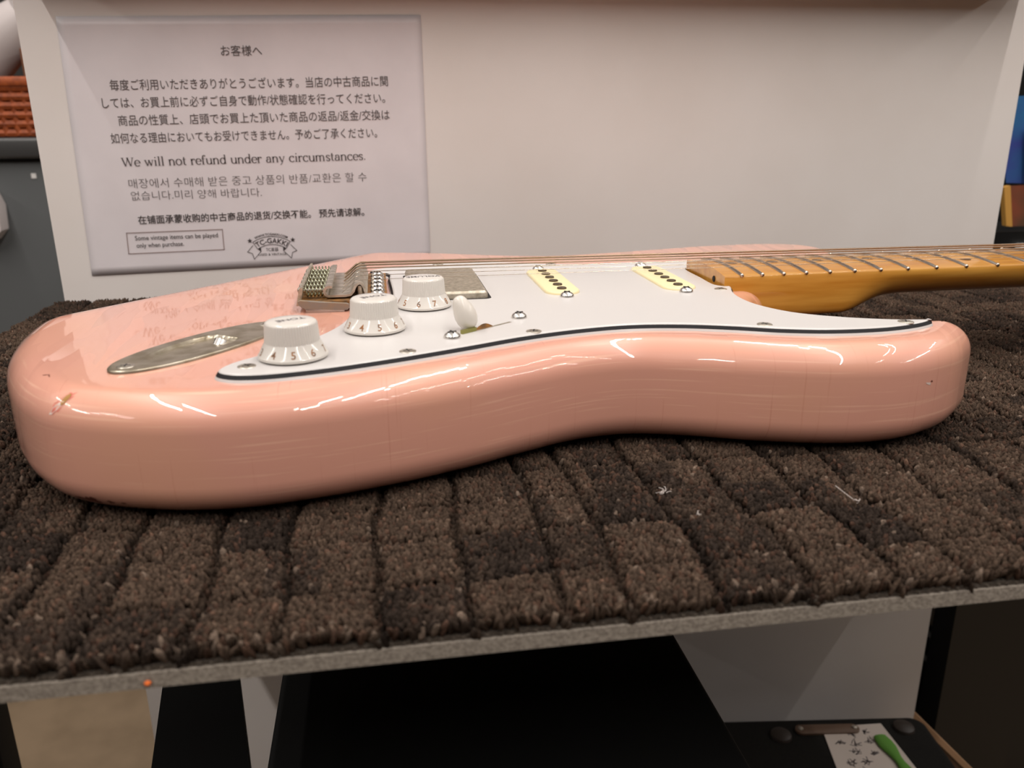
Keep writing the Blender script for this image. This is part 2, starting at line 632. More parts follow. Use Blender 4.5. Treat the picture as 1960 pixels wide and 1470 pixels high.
pickup(158.3, 4.3, 'cream cover beside the neck')
pickup(96.3, 4.6, 'cream cover in the middle')

# humbucker under a metal cover
P = ccw(pill(38.5, 69.5, 2.2))
mb = MB()
HX = 38.0
ang = 0.0
rings = [[(p[0] + HX, p[1], 0.2) for p in P], [(p[0] + HX, p[1], 4.9) for p in P]]
for k in range(1, 6):
    a = PI / 2 * k / 5
    rings.append([(p[0] + HX, p[1], 4.9 + 2.0 * math.sin(a)) for p in inset(P, 2.0 * (1 - math.cos(a)) * 0.95)])
mb.loft(rings)
hum = mb.build('covered_pickup', M['nickel_dull'], G)
hum['label'] = 'dull metal covered pickup beside the bridge'
# dark sheet on the guard, painted for the shade in the gap round the cover
g_ = MB()
Q = ccw(pill(41.5, 72.5, 3.2))
g_.add([(p[0] + HX + 0.3, p[1], GZ + 0.03) for p in Q], [tuple(range(len(Q)))])
g_.build('painted_gap', M['dark'], hum)

# ------------------------------------------------------------------ bridge
BR = MB()
plate_poly = [(-33, -36.5), (7.6, -36.5), (8.0, -36), (8.0, 36), (7.6, 36.5), (-33, 36.5)]
BR.prism(plate_poly, 'z', 2.2, 4.7, 0)
bridge = BR.build('bridge', [M['rust']], G)
bridge['label'] = 'vintage bent-saddle bridge with rusty base plate'
# worn grey lip along the near side
lp = MB()
prof = [(-34.2, 5.4), (-33.4, 3.4), (-31.0, 2.0), (-13.5, 0.8), (-11.2, 0.9), (-10.2, 1.9), (-10.4, 3.4), (-11.5, 3.9), (-24, 4.9), (-33.0, 6.0)]
lp.prism(prof, 'y', -39.0, -36.0)
M['lip'] = mat('worn_lip', lin(122, 118, 114), rough=0.6, noise=lin(140, 118, 96), noise_scale=150)
lp.build('side_lip', M['lip'], bridge)
# rear flange that carries the intonation screws
fl = MB()
fl.prism([(-35.2, 3.0), (-33.4, 3.0), (-31.6, 11.0), (-31.9, 11.6), (-32.8, 11.6), (-33.4, 11.0)], 'y', -36.2, 36.2)
fl.build('rear_flange', M['nickel_dull'], bridge)
# block below the plate
bl = MB().box((-31, -38.0, -3), (-12.5, 30, 2.4), bev=0.8)
bl.build('tremolo_block', M['chrome'], bridge)
# saddle from a bent strip, seen from the side
cl = []
for k in range(15):                             # rolled rear end
    a = math.radians(150 - k * 24.5)
    cl.append((-19.7 + 2.3 * math.cos(a), 8.4 + 2.3 * math.sin(a)))
cl = [(-18.2, 10.6)] + [(-19.7 + 2.3 * math.cos(math.radians(a)), 8.4 + 2.3 * math.sin(math.radians(a))) for a in range(70, 275, 18)]
cl += [(-17, 6.1), (-12, 6.1), (-9.6, 6.5), (-8.2, 8.0), (-7.4, 10.0), (-6.4, 11.4), (-5.0, 12.0), (-3.8, 11.4), (-2.9, 9.6), (-2.1, 6.0)]


def ribbon(cl, th):
    c = np.array(cl, float)
    t = np.gradient(c, axis=0); t /= np.linalg.norm(t, axis=1)[:, None]
    nrm = np.stack([-t[:, 1], t[:, 0]], 1)
    return c + nrm * th / 2, c - nrm * th / 2


up_, dn_ = ribbon(cl, 1.15)


def saddle_mesh():
    mb = MB()
    ring = lambda y: [(p[0], y, p[1]) for p in up_] + [(p[0], y, p[1]) for p in dn_[::-1]]
    y0, y1 = -5.0, 5.0
    R0, R1 = ring(y0), ring(y1)
    n = len(R0); h = n // 2
    mb.add(R0 + R1, [(k, (k + 1) % n, n + (k + 1) % n, n + k) for k in range(n)])
    fs = []
    for k in range(h - 1):
        fs.append((k, k + 1, n - 2 - k, n - 1 - k))
        fs.append((n + k, n + n - 1 - k, n + n - 2 - k, n + k + 1))
    mb.add(R0 + R1, fs)
    # height screws inside the front bend
    for y in (-3.2, 3.2):
        mb.lathe([(1.35, 4.6), (1.35, 10.8)], 14, (-4.9, y, 0))
        for z in np.arange(4.8, 10.6, 0.7):
            mb.lathe([(1.35, z), (1.6, z + 0.18), (1.35, z + 0.36)], 14, (-4.9, y, 0), cap=False)
    return mb


sm = saddle_mesh().mesh('saddle', 40); sm.materials.append(M['nickel'])
spm = MB()
pts = []
turns = 5.5
for i in range(int(turns * 18)):
    a = 2 * PI * i / 18
    pts.append((-31.5 + 9.4 * i / (turns * 18), 2.7 * math.cos(a), 8.4 + 2.7 * math.sin(a)))
spm.tube(pts, 0.42, 6)
spm = spm.mesh('intonation_spring'); spm.materials.append(M['spring'])
ism = MB().tube([(-34.5, 0, 8.4), (-21, 0, 8.4)], 1.1, 12)

rg = []
for k in range(6):
    a = PI / 2 * k / 5
    rg.append([(-33.6 - 1.5 * math.sin(a), 2.0 * math.cos(a) * math.cos(q) + 0.001, 8.4 + 2.0 * math.cos(a) * math.sin(q)) for q in np.linspace(0, 2 * PI, 18, endpoint=False)])
ism.loft(rg)
ism = ism.mesh('intonation_screw'); ism.materials.append(M['nickel'])
bsm = screw_mesh('bridge_screw', 3.7, 3.0); bsm.materials[0] = M['chrome']
for k in range(6):
    y = 26.2 - 10.48 * k
    place('saddle', sm, bridge, (0, y, 0))
    place('intonation_spring', spm, bridge, (0, y, 0))
    place('intonation_screw', ism, bridge, (0, y, 0))
    place('bridge_screw', bsm, bridge, (3.4, y, 4.7), (0, 0, 0.4 * k))

# ------------------------------------------------------------------ control knobs
def knob(xc, yc, face_az, num0, top_word, top_rot, label):
    n = 180
    mb = MB()
    z0 = 0.4
    prof = [(12.2, 0.0), (12.9, 0.35), (12.9, 1.2), (12.5, 1.6), (10.7, 5.1), (10.2, 5.9), (10.15, 6.0)]
    gp = [(10.05, 6.3), (9.6, 12.6)]
    tp = [(9.45, 13.0), (9.05, 13.45), (8.4, 13.7), (5, 13.85), (0.3, 13.9)]
    rings = []
    for r, z in prof + gp + tp:
        ring = []
        for k in range(n):
            a = 2 * PI * k / n
            rr = r
            if 6.1 < z < 12.7:
                rr += 0.10 if k % 3 else -0.13
            ring.append((rr * math.cos(a), rr * math.sin(a), z))
        rings.append(ring)
    mb.loft(rings)
    kn = mb.build('control_knob', M['knob'], G, smooth=28, loc=(xc, yc, GZ + z0))
    kn['label'] = label
    # dark shaft washer under the skirt
    MB().lathe([(6.0, -0.8), (6.0, 0.3)], 32).build('shaft_collar', M['dark'], kn, loc=(xc, yc, GZ + z0))
    # digits on the skirt
    LOC[kn.name] = tuple(Vector((xc, yc, GZ + z0)) * MM)
    kn_loc = Vector((xc, yc, GZ + z0))
    dm = MB()
    slope = math.atan2(5.1 - 1.6, 12.5 - 10.7)
    for d in range(1, 11):
        az = face_az + math.radians(36.5) * (d - num0)
        # az measured from -y towards +x
        out = np.array([math.sin(az), -math.cos(az), 0])
        ux = np.array([math.cos(az), math.sin(az), 0])
        uy = -out * math.cos(slope) + np.array([0, 0, 1]) * math.sin(slope)
        nn = np.cross(ux, uy)
        o = out * 12.33 + np.array([0, 0, 1.93]) + nn * 0.07
        text_mb(str(d), 4.0, o, ux, uy, dm, align='CENTER', offset=0.012)
    dd = MB(); dd.v, dd.f, dd.m = dm.v, dm.f, dm.m
    dd.build('skirt_numbers', M['gold_ink'], kn, smooth=None, loc=None).matrix_parent_inverse = Matrix.Identity(4)
    c, s = math.cos(top_rot), math.sin(top_rot)
    tm = text_mb(top_word, 4.1, (0, 0, 13.95), (c, s, 0), (-s, c, 0), align='CENTER', offset=0.012)
    # centre the word on the top
    A = np.array(tm.v); A -= [(A[:, 0].max() + A[:, 0].min()) / 2, (A[:, 1].max() + A[:, 1].min()) / 2, 0]
    tm.v = [tuple(p) for p in A]
    tm.build('top_lettering', M['grey_ink'], kn, smooth=None).matrix_parent_inverse = Matrix.Identity(4)
    for ch in kn.children:
        if ch.name.startswith('shaft'):
            ch.matrix_parent_inverse = Matrix.Identity(4); ch.location = (0, 0, 0)
    return kn


knob(-28.3, -127.0, math.radians(6), 5, 'TONE', PI + 0.50, 'tone knob nearest the jack plate')
knob(1.9, -90.0, math.radians(10), 5, 'TONE', PI + 0.46, 'middle tone knob')
knob(25.0, -48.0, math.radians(-15), 6, 'VOLUME', PI + 0.05, 'volume knob beside the bridge pickup')

# ------------------------------------------------------------------ switch
sw = MB()
sa = np.array([37.6, -103.8]); sbv = np.array([60.3, -86.6])
d = (sbv - sa) / np.linalg.norm(sbv - sa); nrm = np.array([-d[1], d[0]])
sl = [sa - nrm * 0.75, sbv - nrm * 0.75, sbv + nrm * 0.75, sa + nrm * 0.75]
sw.add([(p[0], p[1], GZ + 0.04) for p in sl], [(0, 1, 2, 3)], 0)
switch = sw.build('selector_switch', [M['nickel_dull']], G, smooth=None)
switch['label'] = 'five-position blade switch in the pickguard'
lv_ = MB()
base2 = sa + d * 3.4
lv_.prism([tuple(base2 - d * 4 - nrm * 0.7), tuple(base2 + d * 4 - nrm * 0.7), tuple(base2 + d * 4 + nrm * 0.7), tuple(base2 - d * 4 + nrm * 0.7)], 'z', GZ - 1, GZ + 1.6)
lv_.tube([(42.2, -97.2, GZ - 0.5), (41.0, -97.0, 6.5)], 1.3, 10)
lv_.build('switch_lever', M['brass'], switch)
cr = MB()
fan = [tuple(sa + d * t + nrm * 0.3) + (GZ + 0.1 + 2.0 * math.sin(PI * (t - 7) / 11),) for t in np.linspace(7, 18, 9)]
cr.add([p for p in fan] + [(p[0], p[1], GZ) for p in fan], [(k, k + 1, 9 + k + 1, 9 + k) for k in range(8)])
cr.build('blade_spring', M['rust'], switch, smooth=None)
tp = MB()
p0 = np.array([41.9, -97.5, 3.6]); p1 = np.array([36.4, -96.5, 17.3])
ax = [p0 + (p1 - p0) * t for t in (0, .04, .12, .25, .42, .6, .76, .88, .95, .985, 1.0)]
tp.tube(ax, [1.4, 2.6, 3.7, 4.5, 4.75, 4.35, 3.6, 2.9, 2.2, 1.3, 0.3], 28)
tp.build('switch_tip', M['tip'], switch, smooth=60)
for x, y in ((32.8, -109.2), (65.3, -79.3)):
    place('mounting_screw', dome, switch, (x, y, GZ), (0, 0, 0.3))

# ------------------------------------------------------------------ output jack plate
jc, ja, jn = JC, JA, JN
JL, JW = 43.0, 14.6


def jpt(u, v, z):
    p = jc + ja * u + jn * v
    return (p[0], p[1], z)


prof = []
N_J = 96
for k in range(N_J):
    a = 2 * PI * k / N_J
    c, s = math.cos(a), math.sin(a)
    prof.append((JL * math.copysign(abs(c) ** 0.92, c), JW * math.copysign(abs(s) ** 1.0, s)))
PJ = ccw(np.array(prof))
jm = MB()
nr = 26
rings = []
for t, z in ((0.0, 0.0), (0.0, 0.9), (0.35, 1.25)):
    rings.append([jpt(p[0], p[1], z) for p in inset(PJ, t)])


def dish(u, v):
    """the recessed jack socket: deep at the far end, sloping up towards the near end"""
    # recess outline in plate coordinates
    e = ((u - (-2.0)) / 26.0) ** 2 + (v / 9.2) ** 2
    if e >= 1.0:
        return 1.25
    t = (u + 28) / 40.0
    depth = 0.8 + 6.0 * min(1.0, max(0.0, t))
    if u > 9:
        depth *= max(0.0, 1 - (u - 9) / 4.0)
    return 1.25 - depth * min(1.0, (1 - e) * 3.0)


inner = inset(PJ, 0.35)
for k in range(1, nr + 1):
    f = 1 - k / (nr + 0.001)
    rings.append([jpt(p[0] * f, p[1] * f, dish(p[0] * f, p[1] * f)) for p in inner])
jm.loft(rings)
jack = jm.build('jack_plate', M['jack'], G, smooth=60)
jack['label'] = 'boat-shaped metal output jack plate'
for u in (-36.5, 36.5):
    place('plate_screw', guard_screw, jack, jpt(u, 0, 1.25))
jk = MB()
q = jpt(6.5, -1.5, -3.0)
jk.tube([q, (q[0] + 1.6, q[1] + 2.2, q[2] + 3.2)], 3.4, 20)
jk.build('jack_nut', M['chrome'], jack)

# ------------------------------------------------------------------ neck
SCALE = 647.7


def half_w(x):
    return 28.0 - (x - 186.0) * (28.0 - 21.3) / (SCALE - 186.0)


FR = 184.0                                   # fingerboard radius
BZ = 10.1                                    # crown of the board


def board_z(x, y):
    return BZ - (FR - math.sqrt(FR * FR - y * y))


def back_depth(x):
    """depth below the board edge of the neck's back at the centre"""
    if x < 256:
        return 24.5
    if x < 296:
        t = (x - 256) / 40.0
        t = t * t * (3 - 2 * t)
        return 24.5 + (19.6 - 24.5) * t
    return 19.6 - (x - 296) / 350.0 * 1.6


def neck_ring(x):
    hw = half_w(x)
    top = [(x, y, board_z(x, y)) for y in np.linspace(-hw + 0.6, hw - 0.6, 13)]
    ez = board_z(x, hw)
    t = min(1.0, max(0.0, (x - 250) / 34.0)); t = t * t * (3 - 2 * t)
    zb = BZ - back_depth(x) - (1.2 if x < 256 else 1.2 * (1 - t))
    n = 22
    side = []
    for k in range(n):
        a = PI * k / (n - 1)
        # heel: square section with round corner; neck: D section
        cy = math.cos(a); sz = math.sin(a)
        e = 0.16 + t * 0.80
        yy = hw * math.copysign(abs(cy) ** e, cy)
        zz = (ez - 0.8) - (ez - 0.8 - zb) * abs(sz) ** (0.2 + 0.68 * t)
        side.append((x, yy, zz))
    return top + side


nk = MB()
xs = [183.0, 184.0] + list(np.arange(188, 250, 6.0)) + list(np.arange(250, 300, 2.0)) + list(np.arange(300, 652, 10.0)) + [652.0]
nk.loft([neck_ring(x) for x in xs])
neck = nk.build('neck', M['maple'], G, smooth=40)
neck['label'] = 'amber tinted maple neck with fingerboard'
for i in range(1, 22):
    x = SCALE * 2 ** (-i / 12)
    hw = half_w(x)
    mb = MB()
    rings = []
    ys = list(np.linspace(-hw + 0.2, hw - 0.2, 15))
    for j, y in enumerate(ys):
        zz = board_z(x, y)
        hh = 1.15
        sc_ = 1.0
        if j in (0, 14):
            sc_ = 0.8
        rings.append([(x + 1.25 * math.cos(a) * sc_, y, zz - 0.15 + hh * sc_ * math.sin(a)) for a in np.linspace(-0.15, PI + 0.15, 9)])
    mb.loft(rings)
    for s_e in (-1, 1):
        ye = s_e * (hw - 0.4)
        mb.lathe([(0.1, -1.15), (0.8, -0.8), (1.15, 0), (0.8, 0.8), (0.1, 1.15)], 12, (x, ye, board_z(x, ye) + 0.15))
    mb.build('fret', M['fret'], neck, smooth=70)
for i in (3, 5, 7, 9, 12, 15, 17, 19, 21):
    x = (SCALE * 2 ** (-i / 12) + SCALE * 2 ** (-(i - 1) / 12)) / 2
    for y in ((-11, 11) if i == 12 else (0,)):
        MB().lathe([(3.2, -0.3), (3.2, 0.05), (0.1, 0.06)], 20).build('position_dot', M['dot'], neck, loc=(x, y, board_z(x, y)))
# truss-rod end hidden behind the guard lip
MB().tube([(182.6, -14, 4.4), (183.4, -14, 4.4)], 1.6, 14).build('truss_rod_end', M['dark'], neck)
MB().box((648, -21, 6), (651.5, 21, 11.2), bev=0.5).build('nut', M['cream'], neck)
# headstock
hs = ccw(smooth_closed([(650, -20), (665, -24), (690, -30), (730, -33), (780, -34), (820, -28), (832, -5), (822, 25), (800, 44), (775, 50), (758, 40), (750, 22), (735, 16), (700, 18), (665, 21), (650, 20)], 160))
hb = MB()
hb.loft([[(p[0], p[1], -8) for p in hs], [(p[0], p[1], 3) for p in inset(hs, 0)], [(p[0], p[1], 4) for p in inset(hs, 1)]])
hb.build('headstock', M['maple'], neck)
posts = [(690 + 23 * k, 12 - 0.5 * k) for k in range(6)]
for (x, y) in posts:
    t_ = MB().lathe([(4.5, 3.8), (4.5, 5.0), (2.6, 5.2), (2.6, 14.0), (2.2, 14.3)], 20, (x, y, 0))
    t_.box((x - 4, 22, -6), (x + 4, 36 if x < 760 else 60, 1), bev=1)
    t_.build('tuning_post', M['nickel'], neck)

# ------------------------------------------------------------------ strings
dia = [1.17, 0.91, 0.66, 0.43, 0.33, 0.25]
for k in range(6):
    y0 = 26.2 - 10.48 * k
    y1 = 17.6 - 7.04 * k
    crown = [0, 0.9, 1.4, 1.4, 0.9, 0][k]
    zs = 12.75 + 0.35 * crown
    pts = [(-17.5, y0, 5.2), (-14.5, y0, 6.2), (-11.0, y0, 8.9), (-7.6, y0, 11.9 + 0.3 * crown), (-5.2, y0, zs)]
    for t in np.linspace(0, 1, 14)[1:]:
        pts.append((-5.2 + t * (SCALE + 5.2), y0 + (y1 - y0) * t, zs + (11.3 - zs) * t))
    pts.append((posts[k][0], posts[k][1] + 2.6, 7.5))
    MB().tube(pts, dia[k] / 2, 8).build('string', M['string_wound'] if k < 3 else M['string'], G, smooth=80)


# small pieces of the body: strap button, chips
sbn = MB()
sbn.tube([(-156, -8, -22), (-159, -8, -22), (-163, -8, -22), (-166, -8, -22), (-168, -8, -22)], [7, 6.5, 3.5, 5, 7], 24)
sbn.build('strap_button', M['nickel'], G)


def bodypt(i, zlev):
    """point and outward normal on the wall/roundover at outline index i, angle a (0 top .. pi/2 wall)"""
    a = zlev
    t = OUTLINE[(i + 1) % len(OUTLINE)] - OUTLINE[i - 1]
    t /= np.linalg.norm(t)
    inw = np.array([-t[1], t[0]])
    p = OUTLINE[i] + inw * ROUND * (1 - math.sin(a))
    z = -ROUND * (1 - math.cos(a))
    nr_ = np.array([-inw[0] * math.sin(a), -inw[1] * math.sin(a), math.cos(a)])
    return np.array([p[0], p[1], z]), nr_, np.array([t[0], t[1], 0])


def near_idx(x, y):
    return int(np.argmin(np.sum((OUTLINE - [x, y]) ** 2, 1)))


def surf(x, y, off=0.05, wall=None, z=None):
    """closest point on the roundover (or wall) above outline position x,y"""
    i = near_idx(x, y)
    if wall:
        t = OUTLINE[(i + 1) % len(OUTLINE)] - OUTLINE[i - 1]; t /= np.linalg.norm(t)
        nr_ = np.array([t[1], -t[0], 0])
        return np.array([OUTLINE[i][0], OUTLINE[i][1], z]) + nr_ * off
    return None


def patch(pts2, origin_i, a0, off):
    """flat patch wrapped on the roundover: pts2 = (along outline mm, around roundover mm)"""
    per = np.linalg.norm(np.roll(OUTLINE, -1, 0) - OUTLINE, axis=1).mean()
    out = []
    for u, v in pts2:
        fi = origin_i + u / per
        i0 = int(math.floor(fi)); fr = fi - i0
        a = a0 + v / ROUND
        zlow = 0.0
        if a > PI / 2:
            zlow = (a - PI / 2) * ROUND; a = PI / 2
        A, nA, _ = bodypt(i0 % len(OUTLINE), a); B, nB, _ = bodypt((i0 + 1) % len(OUTLINE), a)
        out.append(A * (1 - fr) + B * fr + (nA * (1 - fr) + nB * fr) * off - np.array([0, 0, zlow]))
    return out


def blob(rx, ry, rot, jag, n=22, cx=0, cy=0):
    r = []
    for k in range(n):
        a = 2 * PI * k / n
        q_ = 1 + jag * (random.random() - 0.5)
        x, y = rx * q_ * math.cos(a), ry * q_ * math.sin(a)
        r.append((cx + x * math.cos(rot) - y * math.sin(rot), cy + x * math.sin(rot) + y * math.cos(rot)))
    return r


def chip(name, shapes, i, a):
    mb = MB()
    ms = []
    for k, (poly, m_) in enumerate(shapes):
        mb.add(patch(poly, i, a, 0.05 + 0.04 * k), [tuple(range(len(poly)))], k)
        ms.append(m_)
    return mb.build(name, ms, body, smooth=None)


CH_I = near_idx(-107, -148)
chip('paint_chip', [(blob(5.4, 2.1, 2.25, 0.5), M['chip_rim']), (blob(3.6, 0.9, 2.3, 0.4, cx=-1.7, cy=2.2), M['primer']), (blob(2.5, 1.15, 1.95, 0.12, cx=1.2, cy=-1.6), M['bare_wood'])], CH_I, 0.85)
chip('dent_mark', [(blob(1.9, 0.3, 2.6, 0.8), M['scuff'])], near_idx(-125, -129), 0.22)
chip('dent_mark', [(blob(1.2, 0.25, 0.2, 0.8), M['scuff'])], near_idx(-123, -131), 0.2)
chip('dent_mark', [(blob(0.8, 0.45, 0.2, 0.8), M['scuff']), (blob(1.6, 0.5, 0.3, 0.8, cx=-2, cy=0.6), M['primer'])], near_idx(226, -139), 1.9)
for (x, y, a, r1, r2) in ((-104, -150, 4.25, 1.6, 0.9), (-99, -152.5, 4.22, 2.6, 1.5), (-93, -155.5, 4.2, 1.2, 0.8), (-108, -148, 4.1, 0.6, 0.5), (-88, -157, 4.3, 1.0, 0.5)):
    # scuffs low on the lower roundover: wrap by hand
    i = near_idx(x, y)
    t = OUTLINE[(i + 1) % len(OUTLINE)] - OUTLINE[i - 1]; t /= np.linalg.norm(t)
    inw = np.array([-t[1], t[0]])
    pts = []
    for u, v in blob(r1, r2, 0.1, 0.9):
        al = 0.62 + v / ROUND
        p = OUTLINE[i] + t * u + inw * ROUND * (1 - math.cos(al))
        z = -44.5 + ROUND * (1 - math.sin(al))
        o_ = np.array([-inw[0] * math.cos(al), -inw[1] * math.cos(al), -math.sin(al)])
        pts.append(np.array([p[0], p[1], z]) + o_ * 0.1)
    mb = MB(); mb.add(pts, [tuple(range(len(pts)))])
    mb.build('scuff_mark', M['scuff'], body, smooth=None)

# ------------------------------------------------------------------ carpet
CX0, CX1, CY0, CY1 = -246.0, 648.0, -236.5, 247.5
carpet = thing('carpet', 'brown checked cut-pile carpet with grey felt backing on the shelf under the guitar', 'carpet', (150, 0, -57))
M['backing'] = mat('felt_backing', lin(160, 150, 138), rough=0.95, noise=lin(128, 118, 108), noise_scale=900, bump=0.8)
M['weave'] = mat('woven_base', lin(84, 74, 64), rough=0.95, noise=lin(58, 50, 43), noise_scale=1200, bump=0.8)
bk = MB().box((CX0, CY0 + 0.6, -57), (CX1, CY1, -52.3))
# nibbled felt fringe along the front edge
xsn = np.arange(CX0, CX1, 1.5)
bk.build('felt_backing', M['backing'], carpet, smooth=None)
wv = MB().box((CX0, CY0 + 1.6, -52.3), (CX1, CY1, -50.8))
wv.build('woven_base', M['weave'], carpet, smooth=None)
# stitch row along the edge
st = MB()
for x in np.arange(CX0 + 1, CX1 - 1, 3.4):
    st.add(*(lambda c: ([(c[0] + 1.0 * a, c[1] + 0.7 * b_, c[2] + 0.8 * d_) for a, b_, d_ in ((1, 0, 0), (-1, 0, 0), (0, 1, 0), (0, -1, 0), (0, 0, 1), (0, 0, -1))],
             [(0, 2, 4), (2, 1, 4), (1, 3, 4), (3, 0, 4), (2, 0, 5), (1, 2, 5), (3, 1, 5), (0, 3, 5)]))((x + random.uniform(-.4, .4), CY0 + 1.5, -51.6)))
o = st.build('edge_stitching', M['weave'], carpet)
o['kind'] = 'stuff'


def ico(sub):
    bm = bmesh.new()
    bmesh.ops.create_icosphere(bm, subdivisions=sub, radius=1.0)
    bm.verts.index_update()
    v = np.array([w.co[:] for w in bm.verts]); f = np.array([[q_.index for q_ in p.verts] for p in bm.faces])
    bm.free()
    return v, f


def grooves(lo, hi, known, steps):
    g = sorted(known)
    while g[0] > lo:
        g.insert(0, g[0] - random.choice(steps))
    while g[-1] < hi:
        g.append(g[-1] + random.choice(steps))
    return np.array(g)


GX = grooves(CX0, CX1, [-190, -160, -131, -104, -80, -52, -28, 0, 27, 55, 74, 102, 130.5, 158, 180, 208], [24, 28, 28, 30, 20])
GY = grooves(CY0, CY1, [-213.5, -184.5, -160.5, -136.5, -111], [24, 26, 25, 23])


def pile():
    sp = 1.55
    nx, ny = int((CX1 - CX0) / sp), int((CY1 - CY0) / sp)
    X, Y = np.meshgrid(np.arange(nx), np.arange(ny), indexing='ij')
    X = CX0 + (X + 0.5 + 0.5 * (Y % 2)) * sp; Y = CY0 + 0.9 + (Y + 0.5) * sp
    X = X.ravel() + RNG.uniform(-.45, .45, X.size); Y = Y.ravel() + RNG.uniform(-.45, .45, Y.size)
    wob = 1.6 * np.sin(X / 31 + Y / 17) + 1.1 * np.sin(Y / 9.0 + 2)
    Xw, Yw = X + 0.7 * wob, Y + 0.8 * np.sin(X / 13.0 + 1.0) + 0.5 * np.sin(X / 5.1)
    keep = (X < CX1) & (Y < CY1)
    # nothing needed deep below the guitar body
    deep = inset(OUTLINE, 26.0)
    px, py = deep[:, 0], deep[:, 1]; qx, qy = np.roll(px, -1), np.roll(py, -1)
    hid = np.zeros(X.size, bool)
    for a_, b_, c_, d_ in zip(px, py, qx, qy):
        if b_ == d_:
            continue
        c = (b_ > Y) != (d_ > Y)
        hid ^= c & (X < (c_ - a_) * (Y - b_) / (d_ - b_) + a_)
    keep &= ~hid
    X, Y, Xw, Yw = X[keep], Y[keep], Xw[keep], Yw[keep]
    n = X.size
    ix = np.searchsorted(GX, Xw); iy = np.searchsorted(GY, Yw)
    dx = np.minimum(np.abs(Xw - GX[np.clip(ix, 0, len(GX) - 1)]), np.abs(Xw - GX[np.clip(ix - 1, 0, len(GX) - 1)]))
    dy = np.minimum(np.abs(Yw - GY[np.clip(iy, 0, len(GY) - 1)]), np.abs(Yw - GY[np.clip(iy - 1, 0, len(GY) - 1)]))
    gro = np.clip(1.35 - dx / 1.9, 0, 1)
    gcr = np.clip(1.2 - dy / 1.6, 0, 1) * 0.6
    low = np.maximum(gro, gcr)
    # cell tone: most brown, some dark, changing inside a cell too
    sub = (Xw * 0.5 + 40 * np.sin(iy * 3.7)) // 9.0
    h = np.abs(np.sin(ix * 12.9898 + iy * 78.233) * 43758.5453) % 1.0
    h2 = np.abs(np.sin(ix * 39.3468 + iy * 11.135 + sub * 83.155) * 24634.6345) % 1.0
    darkc = (h < 0.26) * 0.7 + (h2 < 0.30) * 0.75 + 0.25 * np.sin(X / 4.7 + 3 * np.sin(Y / 6.1)) * np.sin(Y / 5.3 + 2 * np.sin(X / 7.7))
    darkc = np.clip(darkc + RNG.normal(0, 0.10, n), 0, 1)
    lb, db, rb = np.array(lin(76, 62, 52)[:3]), np.array(lin(46, 38, 33)[:3]), np.array(lin(82, 58, 47)[:3])
    col = lb * (1 - darkc)[:, None] + db * darkc[:, None]
    rr = (RNG.random(n) < 0.14)[:, None]
    col = np.where(rr, col * 0.5 + rb * 0.5, col)
    col *= np.exp(RNG.normal(0, 0.24, n))[:, None]
    pale = (RNG.random(n) < (0.004 + 0.05 * (low > 0.05) + 0.10 * (Y < CY0 + 6)))
    col = np.where(pale[:, None], np.array(lin(114, 98, 86)[:3]) * RNG.uniform(.7, 1.1, n)[:, None], col)
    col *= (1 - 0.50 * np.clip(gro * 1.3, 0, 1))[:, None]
    ztop = -44.9 - 3.4 * low + 0.28 * np.sin(X / 1.9 + 4 * np.sin(Y / 5.0)) * np.sin(Y / 1.7 + 3 * np.sin(X / 6.0)) - 0.6 * np.exp(-dx / 5.0) - 0.4 * np.exp(-dy / 5.0) + RNG.normal(0, 0.28, n) + 0.35 * np.sin(X / 6.3) * np.sin(Y / 7.1)
    under = np.zeros(n, bool)
    px, py = OUTLINE[:, 0], OUTLINE[:, 1]; qx, qy = np.roll(px, -1), np.roll(py, -1)
    for a_, b_, c_, d_ in zip(px, py, qx, qy):
        if b_ == d_:
            continue
        c = (b_ > Y) != (d_ > Y)
        under ^= c & (X < (c_ - a_) * (Y - b_) / (d_ - b_) + a_)
    ztop = np.where(under, np.minimum(ztop, -45.6), ztop)
    # pressed flat where the body rests
    rx = RNG.uniform(0.74, 1.12, n); ry = RNG.uniform(0.74, 1.12, n); rz = np.where(Y < CY0 + 6, RNG.uniform(2.6, 3.2, n), RNG.uniform(1.5, 2.3, n))
    rx = np.where(pale, rx * 1.15, rx)
    obj_v, obj_f, obj_c = [], [], []
    base = 0
    near = Y < -120
    for sel, sub_ in ((near, 2), (~near, 1)):
        idx = np.nonzero(sel)[0]
        if idx.size == 0:
            continue
        v, f = ico(sub_)
        k = len(v)
        jit = 1 + RNG.normal(0, 0.16, (idx.size, k, 1))
        P = v[None] * jit * np.stack([rx[idx], ry[idx], rz[idx]], 1)[:, None, :]
        tx, ty = RNG.normal(0, 0.20, idx.size), RNG.normal(0, 0.20, idx.size)
        # lean the front row outwards
        ty = np.where(Y[idx] < CY0 + 4, ty - 0.35, ty)
        P[:, :, 0] += tx[:, None] * P[:, :, 2]; P[:, :, 1] += ty[:, None] * P[:, :, 2]
        P += np.stack([X[idx], Y[idx], ztop[idx] - rz[idx]], 1)[:, None, :]
        P[:, :, 2] = np.minimum(P[:, :, 2], -44.53)
        obj_v.append(P.reshape(-1, 3))
        F = f[None] + (np.arange(idx.size) * k)[:, None, None] + base
        obj_f.append(F.reshape(-1, 3))
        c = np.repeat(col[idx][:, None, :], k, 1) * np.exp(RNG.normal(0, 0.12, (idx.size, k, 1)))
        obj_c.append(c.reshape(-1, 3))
        base += idx.size * k
    V = np.concatenate(obj_v) * MM; F = np.concatenate(obj_f); C = np.concatenate(obj_c)
    me = bpy.data.meshes.new('pile')
    me.vertices.add(len(V)); me.vertices.foreach_set('co', V.astype(np.float32).ravel())
    me.loops.add(F.size); me.loops.foreach_set('vertex_index', F.astype(np.int32).ravel())
